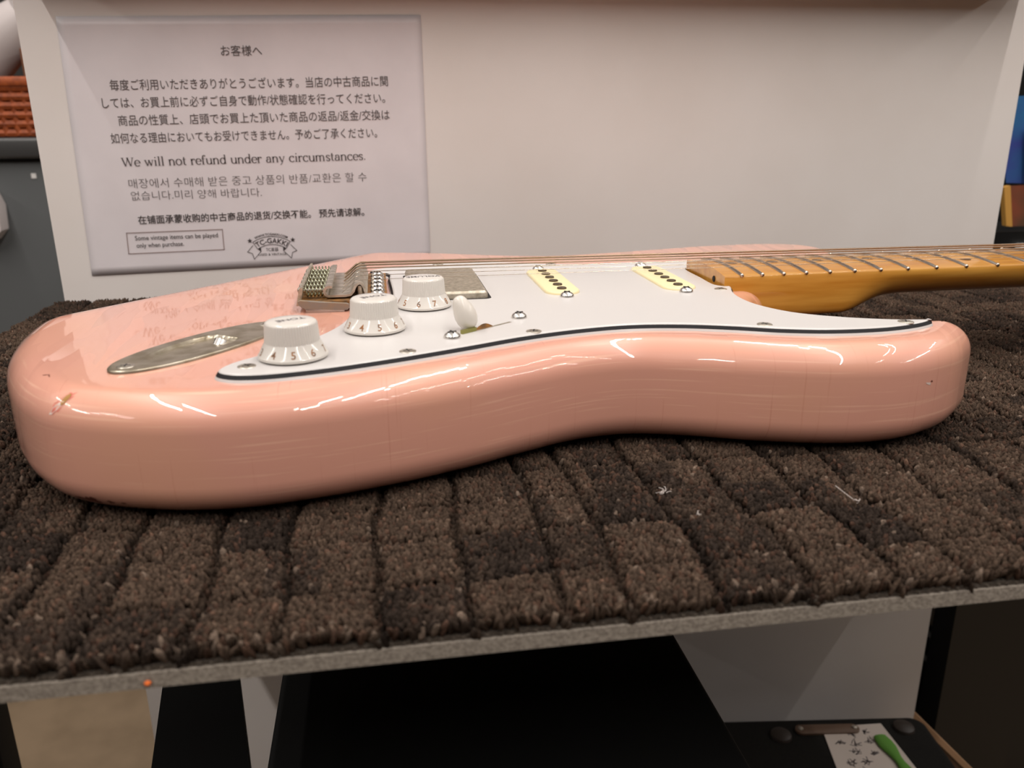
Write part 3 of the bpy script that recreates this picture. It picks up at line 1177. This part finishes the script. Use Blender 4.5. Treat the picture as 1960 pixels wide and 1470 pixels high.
    me.polygons.add(len(F)); me.polygons.foreach_set('loop_start', np.arange(0, F.size, 3, dtype=np.int32))
    me.polygons.foreach_set('use_smooth', np.ones(len(F), bool))
    me.update(calc_edges=True)
    at = me.color_attributes.new('yarn', 'FLOAT_COLOR', 'POINT')
    at.data.foreach_set('color', np.concatenate([C, np.ones((len(C), 1))], 1).astype(np.float32).ravel())
    return me


mp_ = bpy.data.materials.new('yarn')
mp_.use_nodes = True
nt = mp_.node_tree
pb = nt.nodes['Principled BSDF']
pb.inputs['Roughness'].default_value = 0.95
pb.inputs['Specular IOR Level'].default_value = 0.1
pb.inputs['Sheen Weight'].default_value = 0.06
pb.inputs['Sheen Tint'].default_value = lin(150, 118, 96)
pb.inputs['Sheen Roughness'].default_value = 0.5
va = nt.nodes.new('ShaderNodeVertexColor'); va.layer_name = 'yarn'
gg = nt.nodes.new('ShaderNodeNewGeometry')
nz = nt.nodes.new('ShaderNodeTexNoise'); nz.inputs['Scale'].default_value = 2200; nz.inputs['Detail'].default_value = 3
nt.links.new(gg.outputs['Position'], nz.inputs['Vector'])
mr = nt.nodes.new('ShaderNodeMapRange'); mr.inputs['To Min'].default_value = 0.55; mr.inputs['To Max'].default_value = 1.45
mr.inputs['From Min'].default_value = 0.3; mr.inputs['From Max'].default_value = 0.7
nt.links.new(nz.outputs['Fac'], mr.inputs['Value'])
vm = nt.nodes.new('ShaderNodeVectorMath'); vm.operation = 'SCALE'
nt.links.new(va.outputs['Color'], vm.inputs[0]); nt.links.new(mr.outputs['Result'], vm.inputs['Scale'])
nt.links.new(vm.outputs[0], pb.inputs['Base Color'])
bpn = nt.nodes.new('ShaderNodeBump'); bpn.inputs['Strength'].default_value = 1.0; bpn.inputs['Distance'].default_value = 0.0006
nt.links.new(nz.outputs['Fac'], bpn.inputs['Height']); nt.links.new(bpn.outputs['Normal'], pb.inputs['Normal'])
pme = pile(); pme.materials.append(mp_)
pl = place('pile', pme, carpet)
pl['kind'] = 'stuff'

# lint caught on the pile
M['lint'] = mat('white_lint', lin(200, 190, 184), rough=0.8)


def lint(c, r, n, label, straight=None):
    mb = MB()
    if straight:
        mb.tube(straight, 0.12, 5)
    for _ in range(n):
        p = np.array(c, float) + RNG.normal(0, r * 0.3, 3) * [1, 1, 0.2]
        d_ = RNG.normal(0, 1, 3) * [1, .7, .25]
        pts = []
        for s in range(6):
            pts.append(tuple(p)); d_ = d_ / np.linalg.norm(d_) + RNG.normal(0, .5, 3) * [1, 1, .3]; p = p + d_ / np.linalg.norm(d_) * r * 0.3
        mb.tube(pts, 0.11, 5)
    return tag(mb.build('lint', M['lint']), label, 'lint')


lint((104.5, -168.5, -44.0), 1.9, 8, 'tangle of white lint in a carpet groove below the guitar waist')
lint((110, -187, -44.2), 1.1, 4, 'small white fibre on the carpet nearer the front edge')
lint((171, -187, -44.2), 1.3, 4, 'white fluff on the carpet right of the fine stray hair')
lint((0, 0, 0), 0, 0, 'fine straight stray hair standing on the carpet below the horn', [(165.5, -180, -41), (167.6, -183.5, -42.6), (169, -186.5, -43.6)])
M['orange'] = mat('orange_speck', lin(226, 110, 40), rough=0.7)
tag(MB().lathe([(0.1, -0.7), (0.9, -0.2), (0.9, 0.3), (0.1, 0.8)], 8, (-61.5, -236.2, -55.2)).build('orange_speck', M['orange']), 'tiny orange speck stuck to the carpet edge', 'speck')

# ------------------------------------------------------------------ notice on the back board
M['paper'] = mat('laminated_paper', lin(230, 223, 226), rough=0.35, spec=0.4, noise=lin(223, 216, 219), noise_scale=20)
M['ink'] = mat('print_ink', lin(92, 84, 84), rough=0.6)
M['ink_dark'] = mat('print_ink_dark', lin(62, 56, 56), rough=0.6)
M['ink_rose'] = mat('print_line', lin(150, 128, 126), rough=0.6)
NY = 249.0
sheet = thing('notice_sheet', 'laminated white notice in four languages taped to the white back board', 'notice', (-85, NY, -26))
TR = math.radians(0.85)
UX = np.array([math.cos(TR), 0, math.sin(TR)]); UY = np.array([-math.sin(TR), 0, math.cos(TR)])
pp = MB()
nxp, nzp = 44, 30
grid = []
A0, A1, A2, A3 = np.array([-217.3, -27.0]), np.array([45.9, -21.6]), np.array([45.4, 162.3]), np.array([-213.6, 158.8])
for j in range(nzp + 1):
    for i in range(nxp + 1):
        s, t = i / nxp, j / nzp
        p = (A0 * (1 - s) + A1 * s) * (1 - t) + (A3 * (1 - s) + A2 * s) * t
        w = 0.25 * math.sin(5.1 * s + 2.3 * t) * math.sin(3.7 * t + 1.0 + 1.5 * s) * min(1, 8 * s, 8 * (1 - s)) - 0.35 * max(0, 0.12 - t) / 0.12 * (0.4 + 0.6 * s)
        grid.append((p[0], NY + 0.30 + 0.3 * w, p[1]))
fs = []
for j in range(nzp):
    for i in range(nxp):
        a = j * (nxp + 1) + i
        fs.append((a, a + 1, a + nxp + 2, a + nxp + 1))
pp.add(grid, fs)
paper = pp.build('paper', M['paper'], sheet)
sol = paper.modifiers.new('thick', 'SOLIDIFY'); sol.thickness = 0.00025; sol.offset = 0.0
TY = NY - 0.25                                   # lettering lies on the paper face


def line(body_, p0, p1, size, m_='ink', name='text_line', off=0.0, mbx=None):
    p0 = np.array(p0, float); p1 = np.array(p1, float)
    d_ = p1 - p0; L_ = np.linalg.norm(d_); d_ /= L_
    ux = np.array([d_[0], 0, d_[1]]); uy = np.array([-d_[1], 0, d_[0]])
    mb = text_mb(body_, size, (p0[0], TY, p0[1]), ux, uy, width=L_, offset=off, mb=mbx)
    if mbx is None:
        mb.build(name, M[m_], sheet, smooth=None)
    return mb


line('お客様へ', (-102.8, 133.6), (-73.4, 133.8), 8.0)
line('毎度ご利用いただきありがとうございます。当店の中古商品に関', (-183.9, 109.6), (18.3, 112.4), 8.2)
line('しては、お買上前に必ずご自身で動作/状態確認を行ってください。', (-191.0, 97.2), (15.5, 100.2), 8.2)
line('商品の性質上、店頭でお買上た頂いた商品の返品/返金/交換は', (-181.5, 84.8), (18.4, 87.8), 8.2)
line('如何なる理由においてもお受けできません。予めご了承ください。', (-188.5, 72.2), (8.0, 74.6), 8.2)
line('매장에서 수매해 받은 중고 상품의 반품/교환은 할 수', (-180.5, 39.2), (-2.0, 41.4), 8.0, off=-0.012)
line('없습니다.미리 양해 바랍니다.', (-180.0, 30.2), (-83.5, 31.2), 7.6, off=-0.012)
line('在铺面承蒙收购的中古商品的退货/交换不能。 预先请谅解。', (-177.5, 12.2), (-5.5, 14.6), 7.0, 'ink_dark', off=0.008)


# serif lettering drawn with a broad-nib stroke
def serif_line(words, p0, p1, xh, name):
    TH, TN = 0.20, 0.075
    mbx = MB()

    def arc(cx, cy, rx, ry, a0, a1, n=14):
        return [(cx + rx * math.cos(math.radians(a0 + (a1 - a0) * k / n)), cy + ry * math.sin(math.radians(a0 + (a1 - a0) * k / n))) for k in range(n + 1)]
    # strokes in units of x-height; ('s', polyline) or ('f', x, y, half width) = flat serif, ('d', x, y) dot
    V = lambda x, y0, y1: ('s', [(x, y0), (x, y1)])
    GL = {
        'n': (1.12, [V(.2, 0, .97), ('s', arc(.53, .62, .33, .36, 175, 0) + [(.86, 0)]), ('f', .2, 0, .17), ('f', .86, 0, .17), ('f', .1, .95, .1)]),
        'u': (1.12, [V(.88, 0, .98), ('s', [(.2, .98), (.2, .36)] + arc(.54, .36, .34, .34, 180, 355)), ('f', .12, .97, .12), ('f', .8, .97, .12), ('f', .97, 0.02, .09)]),
        'm': (1.72, [V(.2, 0, .97), ('s', arc(.5, .64, .30, .34, 175, 0) + [(.80, 0)]), ('s', arc(1.1, .64, .30, .34, 175, 0) + [(1.40, 0)]),
                     ('f', .2, 0, .17), ('f', .8, 0, .15), ('f', 1.4, 0, .17), ('f', .1, .95, .1)]),
        'r': (0.78, [V(.2, 0, .97), ('s', arc(.52, .60, .32, .36, 175, 60)), ('f', .22, 0, .19), ('f', .1, .95, .1), ('d', .66, .86)]),
        'i': (0.56, [V(.27, 0, .97), ('f', .27, 0, .19), ('f', .17, .95, .1), ('d', .27, 1.38)]),
        'l': (0.56, [V(.27, 0, 1.55), ('f', .27, 0, .19), ('f', .17, 1.53, .1)]),
        't': (0.70, [('s', [(.3, 1.32), (.3, .25)] + arc(.5, .25, .2, .23, 180, 300)), ('f', .32, .95, .28)]),
        'f': (0.68, [('s', [(.26, 0), (.26, 1.25)] + arc(.5, 1.25, .24, .28, 180, 60)), ('f', .28, 0, .2), ('f', .3, .95, .26), ('d', .62, 1.42)]),
        'd': (1.12, [V(.86, 0, 1.55), ('s', arc(.5, .5, .38, .5, 20, 340)), ('f', .96, 0.02, .1), ('f', .76, 1.53, .1)]),
        'o': (1.06, [('s', arc(.52, .5, .42, .5, 0, 360, 26))]),
        'e': (0.96, [('s', arc(.5, .5, .40, .5, 0, 318, 22)), ('f', .5, .52, .36)]),
        'c': (0.94, [('s', arc(.52, .5, .42, .5, 48, 318, 20)), ('d', .76, .82)]),
        'a': (1.0, [('s', arc(.46, .68, .28, .3, 150, 0) + [(.74, .12), (.86, .03)]), ('s', arc(.42, .28, .29, .27, 70, 330)), ('d', .22, .76)]),
        's': (0.78, [('s', [(.66, .78)] + arc(.40, .74, .25, .25, 25, 200, 8) + [(.38, .52), (.56, .40)] + arc(.40, .25, .27, .25, 30, -165, 10))]),
        'y': (1.05, [('s', [(.16, .97), (.54, .03)]), ('t', [(.9, .97), (.5, -.1), (.36, -.38), (.18, -.42)]), ('f', .18, .96, .18), ('f', .86, .96, .16)]),
        'w': (1.5, [('s', [(.16, .97), (.48, .02)]), ('t', [(.48, .02), (.78, .95)]), ('s', [(.74, .97), (1.06, .02)]), ('t', [(1.06, .02), (1.34, .97)]), ('f', .18, .96, .18), ('f', .76, .96, .15), ('f', 1.32, .96, .15)]),
        'W': (2.0, [('s', [(.2, 1.45), (.62, .02)]), ('t', [(.62, .02), (1.04, 1.4)]), ('s', [(1.0, 1.45), (1.42, .02)]), ('t', [(1.42, .02), (1.82, 1.45)]), ('f', .22, 1.44, .22), ('f', 1.0, 1.44, .2), ('f', 1.8, 1.44, .18)]),
        '.': (0.6, [('d', .25, .1)]),
        ' ': (0.62, []),
    }

    def nib(pts, thick, thin):
        c = np.array(pts, float)
        t = np.gradient(c, axis=0); t /= np.linalg.norm(t, axis=1)[:, None] + 1e-9
        w = thin + (thick - thin) * np.abs(t[:, 1])
        nr_ = np.stack([-t[:, 1], t[:, 0]], 1)
        return c + nr_ * w[:, None] / 2, c - nr_ * w[:, None] / 2
    total = sum(GL[ch][0] for ch in words)
    p0 = np.array(p0, float); p1 = np.array(p1, float)
    d_ = p1 - p0; L_ = np.linalg.norm(d_); d_ /= L_
    kx = L_ / (total - 0.1)
    ux = np.array([d_[0], 0, d_[1]]); uy = np.array([-d_[1], 0, d_[0]])
    O = np.array([p0[0], TY, p0[1]])
    to3 = lambda x, y: O + ux * (x * kx) + uy * (y * xh)
    x = 0.0
    for ch in words:
        w, prims = GL[ch]
        for q_ in prims:
            if q_[0] in 'st':
                a_, b_ = nib(q_[1], TH if q_[0] == 's' else TN * 1.3, TN)
                n = len(a_)
                mbx.add([to3(x + p[0], p[1]) for p in a_] + [to3(x + p[0], p[1]) for p in b_], [(k, k + 1, n + k + 1, n + k) for k in range(n - 1)])
            elif q_[0] == 'f':
                _, cx, cy, hw = q_
                mbx.add([to3(x + cx + sx * hw, cy + sy * 0.03) for sx, sy in ((-1, -1), (1, -1), (1, 1), (-1, 1))], [(0, 1, 2, 3)])
            else:
                _, cx, cy = q_
                mbx.add([to3(x + cx + .1 * math.cos(a), cy + .1 * math.sin(a)) for a in np.linspace(0, 2 * PI, 10, endpoint=False)], [tuple(range(10))])
        x += w
    mbx.build(name, M['ink'], sheet, smooth=None)


serif_line('We will not refund under any circumstances.', (-183.6, 54.9), (-1.5, 57.4), 4.3, 'text_line')

# boxed remark and the shop emblem
bx = MB()
Bc = [np.array(p) for p in ((-187.3, 5.2), (-116.0, 6.2), (-116.2, -9.6), (-187.8, -10.8))]


def strip2(mb, pts, w, closed=False):
    pts = [np.array(p, float) for p in pts]
    n = len(pts)
    for k in range(n if closed else n - 1):
        a, b_ = pts[k], pts[(k + 1) % n]
        d_ = (b_ - a) / (np.linalg.norm(b_ - a) + 1e-9)
        q_ = np.array([-d_[1], d_[0]]) * w / 2
        a, b_ = a - d_ * w / 2, b_ + d_ * w / 2
        mb.add([(p[0], TY, p[1]) for p in (a - q_, b_ - q_, b_ + q_, a + q_)], [(0, 1, 2, 3)])


strip2(bx, Bc, 0.55, True)
bx.build('text_frame', M['ink_rose'], sheet, smooth=None)
line('Some vintage items can be played', (-181.6, -0.6), (-119.8, 0.2), 5.0, 'ink_dark')
line('only when purchase.', (-181.2, -6.3), (-146.0, -5.7), 5.0, 'ink_dark')
lg = MB()
LC = np.array([-79.5, -27.0])                       # centre of the emblem's arcs


def arc2(r, a0, a1, n=18):
    return [LC + r * np.array([math.sin(math.radians(a0 + (a1 - a0) * k / n)), math.cos(math.radians(a0 + (a1 - a0) * k / n))]) for k in range(n + 1)]


LW = 0.42
ri, ro = 20.2, 26.6
strip2(lg, arc2(ro, -33, 33), LW); strip2(lg, arc2(ri, -33, 33), LW)
for s in (-1, 1):
    strip2(lg, [arc2(ri, 33 * s, 33 * s, 1)[0], arc2(ro, 33 * s, 33 * s, 1)[0]], LW)
    P_ = lambda r, a: arc2(r, a * s, a * s, 1)[0]
    tail = [P_(24.6, 36.5), P_(24.2, 52), P_(20.6, 49), P_(17.0, 58), P_(17.4, 30), P_(20.2, 26)]
    strip2(lg, tail, LW)
    lg.add([(p[0], TY, p[1]) for p in (P_(20.2, 26), P_(20.2, 33), P_(17.6, 31))], [(0, 1, 2)])
    # star
    c_ = P_(28.8, 35)
    st_ = []
    for k in range(10):
        rr = 2.1 if k % 2 == 0 else 0.85
        st_.append((c_[0] + rr * math.sin(PI * k / 5), TY, c_[1] + rr * math.cos(PI * k / 5)))
    lg.add(st_ + [(c_[0], TY, c_[1])], [(k, (k + 1) % 10, 10) for k in range(10)])
text_mb('TC-GAKKI', 5.6, (LC[0], TY, LC[1] + ri + 1.2), (1, 0, 0), (0, 0, 1), lg, align='CENTER', width=23.5, offset=0.012, bend=ri + 1.2)
text_mb('WWW.TCGAKKI.COM', 2.5, (LC[0], TY, LC[1] + 27.6), (1, 0, 0), (0, 0, 1), lg, align='CENTER', width=25.5, offset=0.02, bend=27.6)
text_mb('TC楽器', 3.4, (LC[0], TY, LC[1] + 15.1), (1, 0, 0), (0, 0, 1), lg, align='CENTER', width=9.5)
text_mb('USED & VINTAGE', 2.6, (LC[0], TY, LC[1] + 11.6), (1, 0, 0), (0, 0, 1), lg, align='CENTER', width=21.5)
lg.build('shop_emblem', M['ink_dark'], sheet, smooth=None)

# ------------------------------------------------------------------ things under the shelf
M['case_black'] = mat('black_case', lin(10, 9.5, 9.5), rough=0.65)
M['amp_black'] = mat('black_grained', lin(26, 24, 21), rough=0.75, spec=0.2, noise=lin(20, 18, 16), noise_scale=500, bump=0.4)
M['strap'] = mat('bronze_strap', lin(104, 80, 64), rough=0.6)
M['note'] = mat('note_paper', lin(210, 196, 186), rough=0.6)
M['marker'] = mat('green_marker', lin(96, 150, 56), rough=0.8)
c1 = MB().box((-60, -230, FLOOR_Z), (164, 110, -200), bev=4)
tag(c1.build('equipment_case', M['case_black']), 'wide black equipment case standing under the middle of the shelf', 'case')
c2 = MB()
c2.loft([[(-124, 60, FLOOR_Z), (-110, -118, FLOOR_Z), (-66, -118, FLOOR_Z), (-104, 60, FLOOR_Z)],
         [(-136, 60, -200), (-110, -118, -200), (-65, -118, -200), (-103, 60, -200)]])
tag(c2.build('narrow_case', M['case_black']), 'narrow black case standing between the tan floor and the wide case', 'case')
c3 = MB().box((-560, 168, FLOOR_Z), (-320, 200, -150), bev=4)
tag(c3.build('tall_case', M['case_black']), 'tall black case at the left end of the shelf', 'case')
# amplifier with a note on top
AZ = -515
amp = thing('guitar_amplifier', 'dark amplifier with rounded corners and a note on its top', 'amplifier', (430, 100, FLOOR_Z))
arot = math.radians(-7.5)
P = ccw(pill(300, 280, 16))
c_, s_ = math.cos(arot), math.sin(arot)
AP = np.stack([376 + P[:, 0] * c_ - P[:, 1] * s_, 98 + P[:, 0] * s_ + P[:, 1] * c_], 1)
ab = MB()
rings = [[(p[0], p[1], FLOOR_Z) for p in AP], [(p[0], p[1], AZ - 8) for p in AP]]
for k in range(1, 5):
    a = PI / 2 * k / 4
    rings.append([(p[0], p[1], AZ - 8 + 8 * math.sin(a)) for p in inset(AP, 8 * (1 - math.cos(a)))])
ab.loft(rings)
ab.build('cabinet', M['amp_black'], amp)


def on_amp(u, v, z=0):
    return np.array([376 + u * c_ - v * s_, 98 + u * s_ + v * c_, AZ + z])


hd = MB()
Q = ccw(pill(66, 13, 6.4))
hd.loft([[on_amp(p[0] + 42, p[1] + 119, 0.2) for p in Q], [on_amp(p[0] + 42, p[1] + 119, 2.4) for p in Q], [on_amp(p[0] + 42, p[1] + 119, 3.2) for p in inset(Q, 1.2)]])
h_ = hd.build('handle', M['strap'], amp)
for u in (14, 70):
    q = on_amp(u, 119, 3.2)
    MB().lathe([(3, -0.4), (2.6, 0.9), (0.2, 1.6)], 16, q).build('handle_rivet', M['nickel'], h_)
M['dim_cap'] = mat('brown_cap', lin(50, 40, 34), rough=0.5)
for u, v in ((-8, 113), (122, 120), (44, 42)):
    q = on_amp(u, v, 0)
    MB().lathe([(11, 0.1), (10, 2.5), (7, 4), (0.3, 4.4)], 28, q).build('corner_cap', M['dim_cap'], amp)
nq = [(429.3, 215.2), (492.7, 210.2), (490.5, 140), (412, 148)]
nt_ = MB()
nt_.prism(nq[::-1], 'z', AZ + 0.6, AZ + 0.9)
note = thing('paper_note', 'handwritten white paper note lying on the dark amplifier', 'note', (455, 180, AZ))
nt_.build('sheet', M['note'], note, smooth=None)
sc2 = MB()
q0 = np.array(nq[0]); ex = (np.array(nq[1]) - q0) / 64; ey = (np.array(nq[3]) - q0) / 70


def scrawl(u, v, size):
    for _ in range(7):
        a = RNG.uniform(0, PI); l = size * RNG.uniform(.3, .6)
        cxy = np.array([u, v]) + RNG.uniform(-.35, .35, 2) * size
        p0_, p1_ = cxy - l * np.array([math.cos(a), math.sin(a)]), cxy + l * np.array([math.cos(a), math.sin(a)])
        d_ = (p1_ - p0_) / np.linalg.norm(p1_ - p0_); qn = np.array([-d_[1], d_[0]]) * .45
        W_ = lambda p: tuple(q0 + ex * p[0] + ey * p[1]) + (AZ + 0.98,)
        sc2.add([W_(p0_ - qn), W_(p1_ - qn), W_(p1_ + qn), W_(p0_ + qn)], [(0, 1, 2, 3)])


for u, v, s in ((27, 12, 9), (44, 10, 6), (13, 26, 8), (29, 26, 10), (25, 38, 9), (44, 24, 8), (17, 52, 9), (33, 52, 9), (13, 64, 8), (30, 65, 9), (44, 42, 7)):
    scrawl(u, v, s)
sc2.build('handwriting', M['ink'], note, smooth=None)
gm = MB()
W_ = lambda u, v, z: tuple(q0 + ex * u + ey * v) + (AZ + z,)
rings = []
for k, t in enumerate(np.linspace(0, 1, 9)):
    cu, cv = 56 + 14 * t, 20 + 60 * t
    rings.append([W_(cu + (6.5 + 2 * math.sin(k)) * math.cos(a), cv, 2.6 + 2.2 * math.sin(a)) for a in np.linspace(0, 2 * PI, 10, endpoint=False)])
gm.loft(rings)
tag(gm.build('green_cloth', M['marker']), 'crumpled bright green strip lying on the edge of the note', 'strip')

# black shelving to the right, below
M['rack'] = mat('black_rack', lin(9, 9, 9), rough=0.4)
M['wood_dark'] = mat('dark_wood', lin(92, 68, 52), rough=0.6)
M['wood_edge'] = mat('pale_edge', lin(168, 132, 100), rough=0.6)
wb = MB()
wb.prism([(572, FLOOR_Z), (572, -566), (577, -562), (730, -722), (730, FLOOR_Z)], 'y', 292, 300)
wbo = wb.build('slanted_board', M['wood_dark'])
tag(wbo, 'dark brown slanted wooden board with a pale edge right of the white back board', 'plank')
we = MB().prism([(573, -566), (577, -560), (732, -722), (728, -727)], 'y', 289, 301)
we.build('edge_strip', M['wood_edge'], wbo, smooth=None)
# ------------------------------------------------------------------ shop beyond the board
M['bin_grey'] = mat('grey_plastic', lin(84, 86, 87), rough=0.45)
M['basket'] = mat('orange_wicker', lin(158, 74, 26), rough=0.6, noise=lin(124, 54, 16), noise_scale=160)
M['foam'] = mat('pale_wrap', lin(196, 186, 184), rough=0.5)
M['brown'] = mat('brown_box', lin(106, 62, 34), rough=0.6)
M['tag_white'] = mat('white_tag', lin(225, 222, 220), rough=0.5)
M['poster_blue'] = mat('blue_poster', lin(58, 70, 140), rough=0.35, noise=lin(40, 110, 150), noise_scale=14)
M['poster_brown'] = mat('brown_picture', lin(92, 66, 48), rough=0.4, noise=lin(140, 70, 50), noise_scale=16)
M['gold'] = mat('gold_frame', lin(196, 146, 72), rough=0.4)
M['red'] = mat('red_sleeve', lin(150, 50, 56), rough=0.5)
bno = thing('storage_bin', 'large grey plastic bin behind the left edge of the white back board', 'bin', (-630, 1060, FLOOR_Z))
MB().box((-861, 900, FLOOR_Z), (-404, 1220, 37), bev=8).build('bin_body', M['bin_grey'], bno)
M['lid'] = mat('dark_lid', lin(58, 57, 57), rough=0.4)
MB().box((-868, 884, 37), (-396, 1228, 66), bev=5).build('lid', M['lid'], bno)
MB().box((-490, 898.5, 9), (-483.5, 900.5, 16)).build('small_tag', M['tag_white'], bno)
lg2 = MB()
lg2.prism([(-592, -84), (-546, -76), (-533, -62), (-531, -27), (-537, -8), (-592, -3)], 'y', 870, 898)
tag(lg2.build('grey_pouch', M['foam']), 'pale grey pouch hanging in front of the grey bin', 'pouch')

bs_ = thing('wicker_basket', 'orange woven basket standing on the lid of the grey bin', 'basket', (-539, 980, 67))
wk = MB()
for k in range(6):
    z = 72 + k * 12.4
    hw, hd_ = 110 + k * 1.3, 64 + k * 1.0
    pth = [(-539 + hw * sx, 980 + hd_ * sy, z) for sx, sy in ((-1, -1), (1, -1), (1, 1), (-1, 1), (-1, -1))]
    wk.tube(pth, 6.6, 8)
for x in np.arange(-646, -430, 16):
    wk.tube([(x, 914, 69), (x, 911, 140)], 4.3, 6)
wk.box((-650, 914, 66.5), (-428, 1046, 70))
wk.build('woven_side', M['basket'], bs_)
rimp = [(-539 + 119 * sx, 980 + 71 * sy, 141) for sx, sy in ((-1, -1), (1, -1), (1, 1), (-1, 1), (-1, -1))]
MB().tube(rimp, 8, 10).build('rim', M['basket'], bs_)
bxx = MB().box((-490, 935, 75), (-455, 1005, 188), bev=2)
tag(bxx.build('cardboard_box', M['brown']), 'small brown box upright in the orange basket', 'box')
wr = MB().tube([(-600, 985, 112), (-570, 985, 160), (-530, 985, 205), (-490, 985, 234)], [30, 38, 40, 30], 20)
tag(wr.build('wrapped_roll', M['foam']), 'pale wrapped roll leaning in the orange basket', 'roll')
dk = MB().box((-1400, 1400, FLOOR_Z), (-420, 1460, 900))
tag(dk.build('dark_partition', M['shelf_dark']), 'dark partition far behind the orange basket', 'partition')

# right of the board
rk = MB().box((700, 640, FLOOR_Z), (1500, 680, 700))
tag(rk.build('black_rack', M['rack']), 'black rack panel behind the posters at the right edge', 'rack')
po = MB().prism([(803, 110), (900, 112), (900, 0), (816, 3), (806, 36)], 'y', 560, 561.5)
tag(po.build('blue_poster', M['poster_blue'], smooth=None), 'blue printed poster leaning at the right of the white back board', 'poster')
rd = MB().prism([(826, 72), (900, 74), (900, 4), (838, 8)], 'y', 552, 554)
tag(rd.build('red_sleeve', M['red'], smooth=None), 'red record sleeve overlapping the blue poster', 'sleeve')
fr_ = thing('framed_picture', 'brown picture in a thin gold frame below the blue poster', 'picture', (850, 560, -56))
MB().prism([(817, -1), (900, 2), (900, -54), (829, -53)], 'y', 557, 559).build('picture_print', M['poster_brown'], fr_, smooth=None)
MB().prism([(808, -2), (817, 0), (830, -53), (821, -52)], 'y', 553, 561).build('frame_side', M['gold'], fr_, smooth=None)
MB().box((700, 545, -84), (1000, 640, -58)).build('stand_ledge', M['rack'], fr_, smooth=None)
wt = MB().box((832, 535, -83.5), (930, 544, -74))
tag(wt.build('white_card', M['tag_white']), 'white card edge below the framed picture at the right', 'card')
pk_ = MB().lathe([(0.2, 0), (6, 2), (7, 7), (5, 11), (0.2, 13)], 14, (806, 556, 170))
tag(pk_.build('pink_ornament', M['foam']), 'small pale ornament high on the black rack at the right', 'ornament')

ba = MB().prism([(560, -460), (640, -505), (684, -527), (716, -573), (716, FLOOR_Z), (560, FLOOR_Z)], 'y', 433, 465)
bao = tag(ba.build('slanted_case', M['rack']), 'black case with a slanted top behind the right edge of the white board', 'case')
for z0_, z1_ in ((-552, -604), (-590, -640)):
    MB().prism([(690, z0_), (694, z0_), (732, z1_ - 6), (726, z1_ - 6)], 'y', 430, 433).build('grey_stripe', M['lid'], bao, smooth=None)
bb2 = MB().prism([(712, -300), (745, -300), (781, -532), (806, -602), (830, -720), (835, FLOOR_Z), (712, FLOOR_Z)], 'y', 392, 430)
tag(bb2.build('leaning_case', M['rack']), 'tall black case leaning right beside the slanted black case', 'case')
bc2 = MB().prism([(799, -300), (1000, -300), (1000, FLOOR_Z), (840, FLOOR_Z), (807, -602), (800, -532)], 'y', 433, 465)
tag(bc2.build('standing_case', M['rack']), 'black upright case farthest right below the carpet level', 'case')
